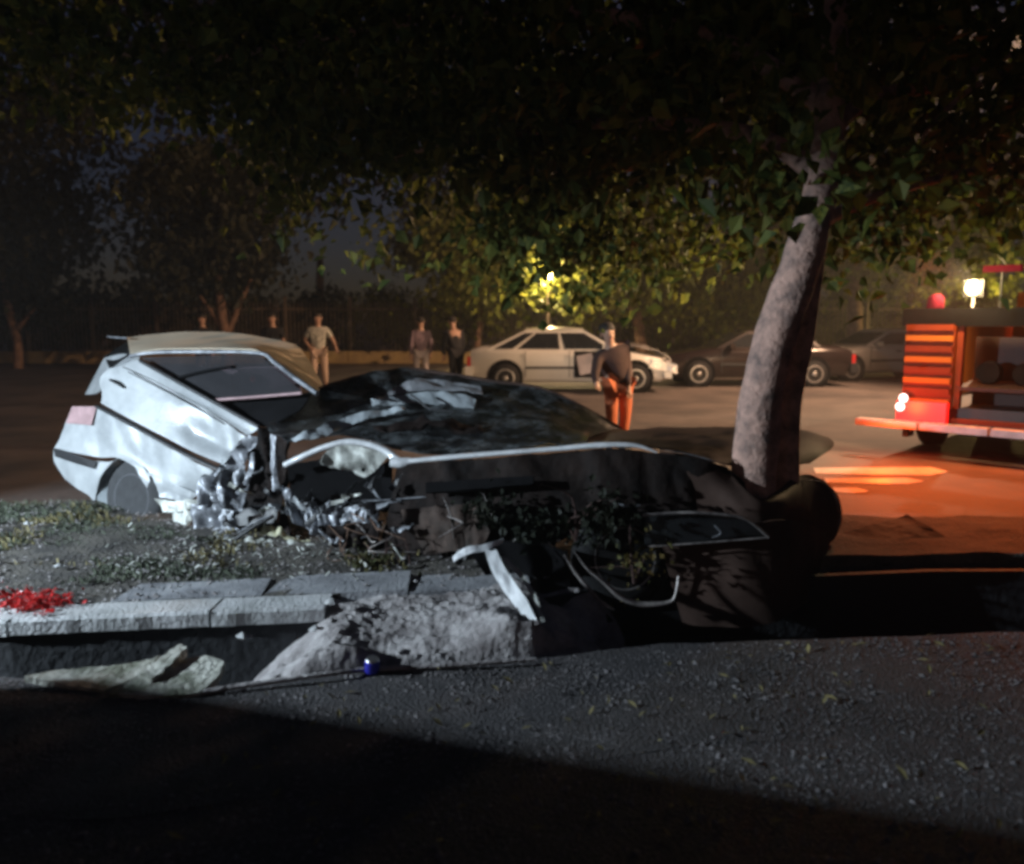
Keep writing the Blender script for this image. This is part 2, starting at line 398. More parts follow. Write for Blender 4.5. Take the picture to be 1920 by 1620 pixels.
m.build('soil_crumbs', M['mound'], kind='stuff')
m = MB()
for i in range(300):
    x = random.uniform(-1.2, 3.6); y = random.uniform(2.0, lerp_poly(E1, x)-.03)
    stone(m, (x, y, .0), random.uniform(.008, .017))
m.build('scattered_stones', M['gravelstone'], kind='stuff')
m = MB()
for i in range(260):
    x = random.uniform(-1.0, 3.6); y = random.uniform(2.1, lerp_poly(E1, x)-.03)
    e = Euler((random.uniform(-.5, .5), random.uniform(-.5, .5), random.random()*6)).to_matrix(); L_ = random.uniform(.01, .035)
    m.add([Vector((x, y, .012))+e @ Vector(v) for v in ((-L_, 0, 0), (0, -L_*.3, .003), (L_, 0, 0), (0, L_*.35, .004))], [(0, 1, 2), (0, 2, 3)])
m.build('leaf_litter', M['drygrass'], kind='stuff')
def blades(name, mt, n, region, h, wdt=.006, lean=.6):
    m = MB()
    for i in range(n):
        x, y, ok = region()
        if not ok: continue
        z = .085; hh = h*random.uniform(.5, 1.3); a = random.random()*6.3; dx, dy = math.cos(a), math.sin(a)
        l = hh*lean*random.random()
        m.add([(x-dy*wdt, y+dx*wdt, z), (x+dy*wdt, y-dx*wdt, z), (x+dx*l*.5+dy*wdt*.7, y+dy*l*.5-dx*wdt*.7, z+hh*.6), (x+dx*l*1.3, y+dy*l*1.3, z+hh)], [(0, 1, 2), (0, 2, 3)])
    m.build(name, mt, kind='stuff')
def reg1():
    x = random.uniform(-5.0, -1.4); y = random.uniform(4.2, 6.2)
    return x, y, noise.noise(Vector((x*1.6, y*2.4, 5))) > -.15+(x+3.2)*.22
def reg2():
    x = random.uniform(-3.6, -.2); y = random.uniform(4.5, 6.1)
    return x, y, noise.noise(Vector((x*2, y*2.4, 9))) > .12
blades('grass', M['grass'], 22000, reg1, .03, .005, 1.5)
blades('dry_grass', M['drygrass'], 5000, reg2, .045, .005, 1.4)

# earth mound spilling over the broken kerb into the channel
def mound_h(x, y):
    q = Vector((x, y, 0))
    u = (x+1.35)/.45; u = max(0, min(1, u)); v = max(0, min(1, (.60-x+.25*noise.noise(Vector((x*3, y*5, 7))))/.55))
    front = lerp_poly(E1, x)+.02
    d = (y-front)
    ramp = max(0, min(1, d/.12+.2)); back = max(0, min(1, (4.55-y)/.3))
    base = .06+.05*math.sin(x*2.1+1)
    h = base-.01+.06*(1-abs(noise.noise(Vector((x*1.2, y*3.4, 0))))*2.4)+.03*noise.noise(Vector((x*3+y*2, y*8, 1)))+.02*max(0, noise.noise(Vector((x*6, y*9, 6))))+.012*noise.noise(Vector((x*14, y*26, 1)))+.007*noise.noise(q*38)+.004*noise.noise(q*60)
    h += .018*math.sin((y*9+x*3)+2.0*noise.noise(q*2.5))
    lim = -.45; h -= .02
    return lim+(h-lim)*min(u**.5, 1)*ramp**.4*v**.4*back**.3
m = MB(); nx, ny = 190, 130; vv = []
for j in range(ny+1):
    for i in range(nx+1):
        x = -1.38+2.0*i/nx; y0 = lerp_poly(E1, x)+.005; y = y0+(4.6-y0)*j/ny
        vv.append((x+.01*noise.noise(Vector((x*12, y*12, 2))), y, mound_h(x, y)))
m.add(vv, [(j*(nx+1)+i, j*(nx+1)+i+1, (j+1)*(nx+1)+i+1, (j+1)*(nx+1)+i) for j in range(ny) for i in range(nx)], True)
m.build('earth_mound', M['mound'], kind='structure')
m = MB()
for i in range(650):
    x = random.uniform(-1.15, .5); y = random.uniform(lerp_poly(E1, x)+.08, 4.4)
    if noise.noise(Vector((x*3, y*5, 3))) > .05: stone(m, (x, y, mound_h(x, y)-.003), random.choice((.004, .005, .006, .008, .016, .03)))
m.build('earth_crumbs', M['mound'], kind='stuff')
# larger clods
for i, (px, py, r, lab) in enumerate((
    (455, 1195, .035, 'small pale stone on the upper left edge of the earth mound'),
    (620, 1130, .04, 'white chip beside the broken kerb end'),
    (590, 1180, .03, 'flat pale stone in the middle of the earth mound'),
    (110, 1062, .03, 'white stone in the grass above the red shards'),
    (52, 982, .03, 'pale lump at the back of the grass left of the wheel'))):
    q = G(px, py, .12); m = MB(); stone(m, (0, 0, 0), r, .7); stone(m, (r*.8, .01, 0), r*.6, .6)
    o = m.build('stone_chunk', M['kerb']); o.location = q; tag(o, lab, 'stone', 'loose pale stones')
# broken concrete slabs in front of the channel
def shard(poly, z0, z1, seed, n=4):
    """flat jagged slab: fan of rings with uneven heights, flat shaded, with a thick broken edge"""
    rnd = random.Random(seed); q = []
    for k in range(len(poly)):
        a, b = poly[k], poly[(k+1) % len(poly)]
        for t in range(n): q.append((a[0]+(b[0]-a[0])*t/n+rnd.uniform(-4, 4)*(t > 0), a[1]+(b[1]-a[1])*t/n+rnd.uniform(-2.2, 2.2)*(t > 0)))
    ys = [b for a, b in q]; m = MB()
    top = [G(a, b, z0+(z1-z0)*(max(ys)-b)/(max(ys)-min(ys))) for a, b in q]; N = len(q)
    m.add(top, [tuple(range(N))])
    lo = [v+Vector((rnd.uniform(-.006, .006), rnd.uniform(0, .012), -.045)) for v in top]
    m.add(top+lo, [(k, N+k, N+(k+1) % N, (k+1) % N) for k in range(N)])
    return m
for sd, (poly, z0, z1, lab) in enumerate((
    ([(45, 1268), (110, 1256), (180, 1250), (262, 1240), (300, 1228), (270, 1262), (195, 1294), (110, 1281)], .015, .05, 'pale jagged slab of broken concrete, leftmost along the channel edge'),
    ([(262, 1262), (300, 1232), (335, 1208), (350, 1214), (320, 1246), (285, 1272)], .05, .10, 'long thin splinter of concrete tilted up between the two slabs'),
    ([(205, 1301), (250, 1272), (320, 1246), (385, 1228), (420, 1240), (400, 1275), (372, 1298), (290, 1304)], .015, .06, 'mossy broken slab against the left foot of the earth mound'))):
    shard(poly, z0, z1, sd).build('concrete_chunk', M['chunk'], label=lab, cat='rubble', group='broken slabs by the channel')
# edging board
ed = [G(372, 1299, .01), G(520, 1276, .03), G(640, 1261, .03), G(700, 1255, .01), G(860, 1246, .02), G(1005, 1236, .03)]
MB().tube(ed, [.012, .013, .010, .012, .014, .008], 6, 5, .9).build('edging_strip', M['mound'], label='thin pale edging strip between the earth mound and the gravel', cat='edging')
# blue can
cn = empty('drink_can', G(697, 1262, .0)); tag(cn, 'small blue drink can standing at the foot of the earth mound', 'can')
cn.rotation_euler = (R(8), R(5), 0)
MB().lathe((0, 0, 0), (0, 0, 1), [(0, .022), (.006, .029), (.012, .032), (.055, .032), (.064, .030)], 20).build('can_body', M['can'], cn, False)
MB().lathe((0, 0, .0645), (0, 0, 1), [(0, .0295), (.006, .026), (.008, .0255)], 20).build('can_lid', M['metal'], cn, False)
# red shards on the kerb
m = MB()
for i in range(420):
    a = random.gauss(0, 1); b = random.gauss(0, 1)
    q = G(62+a*36, 1128+b*9, .112); 
    r = random.uniform(.005, .016); e = Euler((random.uniform(-.8, .8), random.uniform(-.8, .8), random.random()*6)).to_matrix()
    m.box((q.x, q.y, q.z+abs(random.gauss(0, .007))), (r*2, r*1.3, .003), e)
m.build('red_lamp_shards', M['redlens'], label='heap of red tail lamp shards on the left end of the kerb', kind='stuff')
# debris on verge
m = MB()
for i in range(190):
    px = random.uniform(200, 700); py = random.gauss(1035, 22)
    q = G(px, py, .12); r = random.uniform(.004, .014)
    e = Euler((random.uniform(-.8, .8), random.uniform(-.8, .8), random.random()*6)).to_matrix()
    m.box((q.x, q.y, q.z), (r*3, r, .004), e)
m.build('small_debris', M['scrap'], kind='stuff')
# flat pale stripes lying on the road
for k, (pts, lab) in enumerate((
    ([(1525, 877), (1745, 876), (1778, 884), (1745, 891), (1530, 888)], 'upper pale stripe on the orange lit road'),
    ([(1545, 897), (1700, 896), (1733, 902), (1700, 907), (1550, 905)], 'middle shorter pale stripe below the long one'),
    ([(1560, 914), (1605, 914), (1630, 921), (1600, 925), (1565, 922)], 'shortest pale stripe beside the crumpled front corner'))):
    MB().prism([G(a, b, .010) for a, b in pts], (0, 0, -.003)).build('road_stripe', M['mark'], label=lab, cat='road marking', group='pale stripes on the road')

# ------------------------------------------------------------------ trees
def leaf_add(vv, ff, p, s, e):
    w_, l = s*.36, s
    a = e @ Vector((0, 0, 0)); n = len(vv)
    for q in ((0, 0, 0), (w_, l*.45, .12*s), (0, l, -.1*s), (-w_, l*.45, .12*s)):
        v = e @ Vector(q); vv.append((p.x+v.x, p.y+v.y, p.z+v.z))
    ff.append((n, n+1, n+2)); ff.append((n, n+2, n+3))
def crown_mesh(blobs, count, size, seed=0, clump=.22, per=14):
    rnd = random.Random(seed); vv = []; ff = []
    vol = [b[1].x*b[1].y*b[1].z for b in blobs]; tot = sum(vol)
    for (c, r), v in zip(blobs, vol):
        for i in range(int(count*v/tot/per)):
            for _ in range(9):
                q = Vector((rnd.uniform(-1, 1), rnd.uniform(-1, 1), rnd.uniform(-1, 1)))
                if q.length < 1+.25*noise.noise(q*2+c) and noise.noise(Vector((q.x*r.x, q.y*r.y, q.z*r.z))*(.9/clump/4)+c) > -.12: break
            else: continue
            cc = c+Vector((q.x*r.x, q.y*r.y, q.z*r.z))
            cs = clump*rnd.uniform(.5, 1.4)
            for k in range(per):
                p = cc+Vector((rnd.gauss(0, cs), rnd.gauss(0, cs), rnd.gauss(0, cs*.8)))
                e = Euler((rnd.gauss(-.9, .7), rnd.gauss(0, .6), rnd.random()*6.3)).to_matrix()
                leaf_add(vv, ff, p, size*rnd.uniform(.4, 1.45), e)
    m = MB(); m.v = vv; m.f = ff; m.sm = [False]*len(ff)
    return m
def blob(px, py, Y, rx, ry, rd):
    return (P(px, py, Y), Vector((rx/F*Y, rd, ry/F*Y)))
def tree(label, base, trunk, blobs, count, size, lm, bm_='bark2', group=None, seed=0, limbs=(), clump=.22, singles=0, nside=12):
    t = empty('tree', base); tag(t, label, 'tree', group)
    pts, rad = trunk
    tr = MB().tube(pts, rad, nside, 6)
    if nside > 16:
        for i, v in enumerate(tr.v):
            q = Vector(v); k = 1+.0
            d = .012*noise.noise(q*7)+.010*(1-abs(noise.noise(q*3.0))*2)
            c = Vector((lerp3(pts, q.z).x, lerp3(pts, q.z).y, q.z)); dd = (q-c)
            if dd.length > 1e-4: tr.v[i] = tuple(q+dd.normalized()*d)
    tr.build('trunk', M[bm_], t)
    for lp, lr in limbs: MB().tube(lp, lr, 8, 5).build('limb', M[bm_], t)
    if count: crown_mesh(blobs, count, size, seed, clump).build('crown', M[lm], t, kind='stuff')
    if singles:
        vv = []; ff = []; leaf_add(vv, ff, Vector((0, 0, 0)), 1, Matrix.Identity(3))
        me = bpy.data.meshes.new('leaf'); me.from_pydata(vv, [], ff); me.materials.append(M[lm])
        rnd = random.Random(seed+5); inv = Matrix.Translation(t.location).inverted()
        for i in range(singles):
            c, r = rnd.choice(blobs)
            q = Vector((rnd.gauss(0, 1), rnd.gauss(0, 1), rnd.gauss(0, 1))).normalized()
            if q.y > 0: q.y *= -1
            o = bpy.data.objects.new('leaf', me); col.objects.link(o); o.parent = t; o.matrix_parent_inverse = inv
            o.location = c+Vector((q.x*r.x, q.y*r.y, q.z*r.z))*rnd.uniform(.8, 1.15)
            s = size*rnd.uniform(.9, 1.6); o.scale = (s, s, s); o.rotation_euler = (rnd.gauss(-1, .6), rnd.gauss(0, .5), rnd.random()*6.3)
    return t
def lerp3(pts, z):
    for a, b in zip(pts, pts[1:]):
        if a.z <= z <= b.z or b.z <= z <= a.z: return a.lerp(b, (z-a.z)/(b.z-a.z+1e-9))
    return pts[0] if z < pts[0].z else pts[-1]
TY = 4.68
tp = [Vector((1.50, TY, -.1)), P(1412, 930, TY), P(1426, 760, TY), P(1458, 620, TY+.02), P(1500, 500, TY+.05), P(1530, 390, TY+.1), P(1550, 280, TY+.2), P(1562, 120, TY+.3), P(1570, -60, TY+.4)]
near_blobs = [blob(1450, 120, 6.2, 560, 270, 1.9), blob(850, 90, 7.0, 560, 190, 1.8), blob(250, 60, 7.4, 400, 110, 1.4), blob(880, 330, 7.4, 260, 130, 1.0),
              blob(1120, 450, 8.0, 230, 110, 1.0), blob(1660, 380, 6.8, 300, 120, .9), blob(1560, 250, 4.15, 190, 120, .3), blob(1500, 290, 5.6, 240, 90, .5), blob(1850, 60, 6.5, 200, 140, 1), blob(620, 290, 7.6, 150, 70, .8), blob(600, 400, 8.0, 110, 60, .6)]
limbs = [([P(1468, 1000, 4.93), P(1464, 900, 4.93), P(1468, 760, 4.93), P(1492, 640, 4.93), P(1512, 520, 4.9), P(1540, 380, 4.85)], [.13, .12, .115, .11, .10, .07]), ([P(1540, 330, TY+.2), P(1400, 250, 5.6), P(1150, 230, 6.2), P(900, 260, 6.8), P(700, 300, 7.2)], [.07, .055, .04, .028, .012]),
         ([P(1550, 250, TY+.3), P(1640, 180, 5.5), P(1760, 160, 5.8), P(1900, 100, 6.0)], [.06, .05, .04, .02]),
         ([P(1530, 420, TY+.1), P(1640, 370, 5.6), P(1780, 330, 6.0), P(1920, 300, 6.4)], [.05, .035, .03, .02]),
         ([P(1900, 128, 5.4), P(1830, 160, 5.35), P(1775, 205, 5.3), P(1735, 250, 5.25), P(1725, 280, 5.25)], [.015, .018, .017, .012, .006]),
         ([P(1555, 200, TY+.3), P(1300, 60, 6), P(900, 20, 6.5), P(400, 110, 7), P(190, 92, 7.2), P(10, 50, 7.3)], [.07, .06, .045, .025, .015, .008])]
tree('large leaning tree with pale bark rising out of the crushed car front', (1.53, TY, 0), (tp, [.18, .125, .12, .115, .108, .098, .085, .07, .055]), near_blobs, 23000, .125, 'leaf', 'bark', None, 3, limbs, .24, 260, 28)
G_ = 'trees along the far side of the road'
def fartree(label, px, pyb, Y, r, blobs, count, lm, seed, lean=0, fork=None, size=.26, bm_='bark2'):
    b = G(px, pyb, .0) if Y is None else Vector(((px-960)/F*Y*1.005, Y, 0))
    Y = b.y
    tpts = [Vector((b.x, Y, 0)), P(px+lean*.3, 640, Y), P(px+lean, 580, Y), P(px+lean*1.6, 480, Y+.3)]
    lim = []
    if fork:
        for fp in fork: lim.append(([P(x_, y_, Y) for x_, y_ in fp], [r*.7]+[r*.45]*(len(fp)-2)+[r*.2]))
    tree(label, (b.x, Y, 0), (tpts, [r*1.25, r, r*.85, r*.5]), blobs, count, size, lm, bm_, G_, seed, lim, .5)
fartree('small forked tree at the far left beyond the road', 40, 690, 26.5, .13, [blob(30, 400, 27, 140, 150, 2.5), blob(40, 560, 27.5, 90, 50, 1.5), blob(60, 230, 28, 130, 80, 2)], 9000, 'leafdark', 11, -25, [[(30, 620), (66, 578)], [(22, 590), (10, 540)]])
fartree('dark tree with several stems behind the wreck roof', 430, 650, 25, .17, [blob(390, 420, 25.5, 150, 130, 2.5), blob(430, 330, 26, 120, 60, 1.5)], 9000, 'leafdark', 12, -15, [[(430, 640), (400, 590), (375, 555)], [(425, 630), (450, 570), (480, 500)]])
fartree('slim tree behind the two bystanders beside the pale car', 893, 640, 28.5, .12, [blob(880, 480, 28, 130, 90, 2)], 8000, 'leaffar', 13, 8)
fartree('crooked tree behind the bonnet of the pale damaged car', 1205, 640, 28, .2, [blob(1100, 470, 28.5, 170, 110, 2.4), blob(1330, 520, 27.5, 130, 80, 2)], 15000, 'leaffar', 14, -12, [[(1200, 630), (1190, 590), (1165, 560)]])
fartree('sturdy tree between the fence and the orange truck', 1603, 670, 27.5, .27, [blob(1560, 440, 28, 170, 100, 2.4), blob(1760, 430, 28, 200, 110, 2.5)], 14000, 'leaffar', 15, 0)
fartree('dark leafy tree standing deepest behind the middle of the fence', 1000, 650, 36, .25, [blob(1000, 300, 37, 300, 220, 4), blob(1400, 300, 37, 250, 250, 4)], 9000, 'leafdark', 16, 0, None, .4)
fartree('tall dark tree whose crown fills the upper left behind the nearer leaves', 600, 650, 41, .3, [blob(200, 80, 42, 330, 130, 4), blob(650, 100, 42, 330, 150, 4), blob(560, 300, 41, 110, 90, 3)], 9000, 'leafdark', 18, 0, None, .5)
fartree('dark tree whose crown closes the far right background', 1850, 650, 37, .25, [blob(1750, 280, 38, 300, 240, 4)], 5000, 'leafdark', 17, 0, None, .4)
# hedge masses behind the fence
def hedge(name, label, blobs, count, lm, seed, size=.2):
    m = crown_mesh(blobs, count, size, seed, .4); o = m.build(name, M[lm]); tag(o, label, None, None, 'stuff')
hedge('park_shrubbery', 'green shrubs behind the fence', [blob(1350, 610, 31.5, 250, 45, 1), blob(1640, 600, 31.5, 120, 55, 1), blob(900, 590, 32, 260, 45, 1), blob(1850, 600, 31.5, 100, 60, 1)], 22000, 'leaffar', 21)
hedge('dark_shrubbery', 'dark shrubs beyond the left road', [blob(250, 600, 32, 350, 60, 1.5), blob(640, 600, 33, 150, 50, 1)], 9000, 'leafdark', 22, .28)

# ------------------------------------------------------------------ parked cars
def make_car(spec, loc, rz, label, paint, group='cars stopped on the far side of the road'):
    """local frame: x forward, y left, z up, origin at ground centre"""
    t = empty('car', loc, rz); tag(t, label, 'car', group)
    L, hw = spec['L'], spec['hw']; st = spec['st']; m = MB(); prof = []
    for (x, zt, zb, k) in st:
        w_ = hw*k
        sec = [(0, zt+.02), (w_*.6, zt+.012), (w_*.93, zt-.02), (w_, zt-.12), (w_*1.01, zt-.30), (w_*.98, zb+.08), (w_*.9, zb)]
        prof.append([(x, y, z) for y, z in sec]+[(x, -y, z) for y, z in sec[::-1][:-1]])
    n = len(prof[0]); vv = [v for r in prof for v in r]
    ff = [(i*n+k, i*n+(k+1) % n, (i+1)*n+(k+1) % n, (i+1)*n+k) for i in range(len(prof)-1) for k in range(n)]
    m.add(vv, [f[::-1] for f in ff], True); m.add(prof[0], [tuple(range(n))]); m.add(prof[-1], [tuple(range(n))[::-1]])
    m.build('body', paint, t, False)
    ab, at_, ct, cb = spec['gh']; zb, zr = spec['zb'], spec['zr']; wb, wr = hw*.93, hw*.72
    def sp(x, z, s, off=0):
        k = (z-zb)/(zr-zb); return Vector((x, s*(wb+(wr-wb)*k+off), z))
    m = MB(); top = zr+.04
    A = [(ab, -wb, zb), (ab, wb, zb), (at_, wr, zr), (at_, -wr, zr)]; B = [(cb, -wb, zb), (cb, wb, zb), (ct, wr, zr), (ct, -wr, zr)]
    m.add(A+B, [(0, 1, 2, 3), (7, 6, 5, 4), (1, 5, 6, 2), (0, 3, 7, 4)]); m.build('pillar_frame', paint, t, False)
    m = patch([[Vector((x, y, zr+.045*(1-(y/wr)**2*.8)+(0.015 if 0 < i < 3 else -.01))) for y in (-wr, -wr*.5, wr*.5, wr)] for i, x in enumerate((at_, at_+(ct-at_)*.33, at_+(ct-at_)*.67, ct))], 4, .02)
    m.build('roof', paint, t, False)
    def xat(xb, xt, z): return xb+(xt-xb)*(z-zb)/(zr-zb)
    z1, z2 = zb+.04, zr-.06
    for s in (1, -1):
        splits = spec['win']
        for (f0, f1) in splits:
            q = []
            for z, f in ((z1, f0), (z1, f1), (z2, f1), (z2, f0)):
                x0 = xat(ab, at_, z)-.06; x1 = xat(cb, ct, z)+.06; q.append(sp(x0+(x1-x0)*f, z, s, .006))
            MB().prism(q, (0, s*.006, 0)).build('side_window', M['glass'], t, False)
        for xx in spec['doors']:
            MB().box((xx, s*(hw*1.012), (zb+.28)/2+.03), (.012, .012, zb-.34)).build('door_gap', M['trim'], t, False)
        MB().box((sum(spec['doors'])/len(spec['doors']), s*(hw*1.02), zb-.36), (1.9, .02, .05)).build('side_moulding', M['trim'], t, False)
        MB().box((spec['doors'][0]-.78, s*(hw*1.0+.012), zb-.12), (.15, .03, .03)).build('door_handle', M['trim'], t, False)
        MB().box((ab-.35, s*(wb+.09), zb+.06), (.1, .16, .11)).build('wing_mirror', paint, t, False)
    for (xa, xt, sg, nm) in ((ab, at_, 1, 'windscreen'), (cb, ct, -1, 'rear_window')):
        q = [Vector((xat(xa, xt, z)+.008*sg, y*(wb+(wr-wb)*(z-zb)/(zr-zb)-.07), z)) for z, y in ((z1, -1), (z1, 1), (z2, 1), (z2, -1))]
        MB().prism(q, (sg*.006, 0, .002)).build(nm, M['glass'], t, False)
    for xx in spec['wh']:
        for s in (1, -1):
            MB().lathe((xx, s*(hw*.9), .33), (0, s, 0), [(0, .39), (.095, .385)], 24).build('wheel_arch', M['dark'], t, False)
            wh = MB().lathe((xx, s*(hw*.86), .31), (0, s, 0), [(0, .25), (0.01, .30), (.12, .31), (.17, .295), (.175, .22)], 26).build('wheel', M['tyre'], t, False)
            r_ = MB().lathe((xx, s*(hw*.86+.172), .31), (0, s, 0), [(0, .215), (.008, .2), (.003, .17), (-.0, .06), (.012, .055), (.014, .02)], 24).build('rim', M['rim'], wh, False)
            for k in range(8):
                a = k*math.pi/4
                pass
    x0, x1 = st[0][0], st[-1][0]
    for s in (1, -1):
        MB().box((x0-.03, s*hw*.66, spec['lz']), (.10, .34, .15)).build('headlight', M['lampglass'], t, False)
        MB().box((x1+.02, s*hw*.74, spec['lz']+.04), (.08, .24, .2)).build('tail_light', M['redlens'], t, False)
    MB().box((x0-.06, 0, .42), (.16, hw*1.9, .2)).build('front_bumper', paint if spec.get('pb') else M['trim'], t, False)
    MB().box((x1+.05, 0, .45), (.16, hw*1.9, .22)).build('rear_bumper', paint if spec.get('pb') else M['trim'], t, False)
    MB().box((x0-.035, 0, spec['lz']-.0), (.05, hw*.7, .12)).build('grille', M['trim'], t, False)
    return t
# note: front is at +x ; stations run from the front to the rear
hatch = dict(L=4.4, hw=.86, zb=.90, zr=1.34, lz=.62, pb=True, gh=(1.10, .30, -.95, -1.85), win=((.03, .40), (.44, .78), (.82, .97)), doors=(.95, .0, -.95), wh=(1.42, -1.38),
             st=[(2.1, .66, .3, .80), (1.95, .76, .24, .94), (1.4, .86, .22, 1.0), (1.0, .92, .22, 1.0), (0, .93, .22, 1.0), (-1.2, .95, .22, 1.0), (-1.9, .97, .26, .95), (-2.15, .9, .32, .86)])
sedan = dict(L=4.4, hw=.86, zb=.90, zr=1.30, lz=.62, gh=(.98, .2, -1.05, -1.55), win=((.03, .42), (.46, .8), (.84, .97)), doors=(.85, -.1, -1.0), wh=(1.38, -1.32),
             st=[(2.15, .64, .3, .80), (2.0, .74, .24, .94), (1.4, .84, .22, 1.0), (.95, .91, .22, 1.0), (0, .92, .22, 1.0), (-1.5, .95, .22, 1.0), (-2.0, .94, .26, .95), (-2.25, .86, .32, .86)])
# fix sign: local x of front is positive, headlights sit just outside it
def car_fix(t):
    for c in children(t):
        n = c.name.split('.')[0]
        if n in ('headlight', 'grille', 'front_bumper'): c.location.x += .055 if n != 'front_bumper' else .08
        if n in ('tail_light', 'rear_bumper'): c.location.x -= .05 if n != 'rear_bumper' else .08
c1 = make_car(hatch, (1.28, 18.1, 0), R(-3), 'pale silver hatchback with crumpled bonnet and open front door', M['silver2']); car_fix(c1)
# open front door, dark opening and seat on the camera side, crumpled bonnet
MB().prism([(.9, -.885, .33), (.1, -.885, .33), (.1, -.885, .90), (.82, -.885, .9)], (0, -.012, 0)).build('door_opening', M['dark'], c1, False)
MB().box((.35, -.895, .62), (.34, .05, .42), Euler((0, R(-12), 0)).to_matrix()).build('seat', M['lilac'], c1, False)
patch([[Vector((x, y, z)) for x, z in ((1.05, .94), (1.5, 1.02), (1.85, .93), (2.2, .74))] for y in (-.75, -.2, .3, .7)], 6, .01, .07, 2.5, 4).build('crumpled_bonnet', M['grey2'], c1, False)
patch([[Vector((x, -.9+.02*j, z+.1*j)) for x, z in ((1.7, .55), (2.0, .5), (2.3, .42))] for j in (0, 1, 2)], 6, .01, .08, 4, 9).build('torn_bumper', M['silver2'], c1, False)
dr = MB().prism([(.98, -.9, .35), (1.25, -1.5, .35), (1.22, -1.48, .88), (.96, -.9, .88)], (.03, .02, 0)).build('open_door', M['grey2'], c1, False)
c2 = make_car(sedan, (5.75, 19.6, 0), R(180), 'dark sedan facing left behind the big tree trunk', M['black2']); car_fix(c2)
c3 = make_car(sedan, (9.9, 21.6, 0), R(190), 'grey car between the dark sedan and the orange truck', M['grey2']); car_fix(c3)
patch([[Vector((x, y, z)) for x, z in ((1.6, .88), (1.9, .86), (2.25, .74))] for y in (-.8, 0, .8)], 5, .01, .03, 3, 2).build('loose_bonnet', M['lampglass'], c3, False)

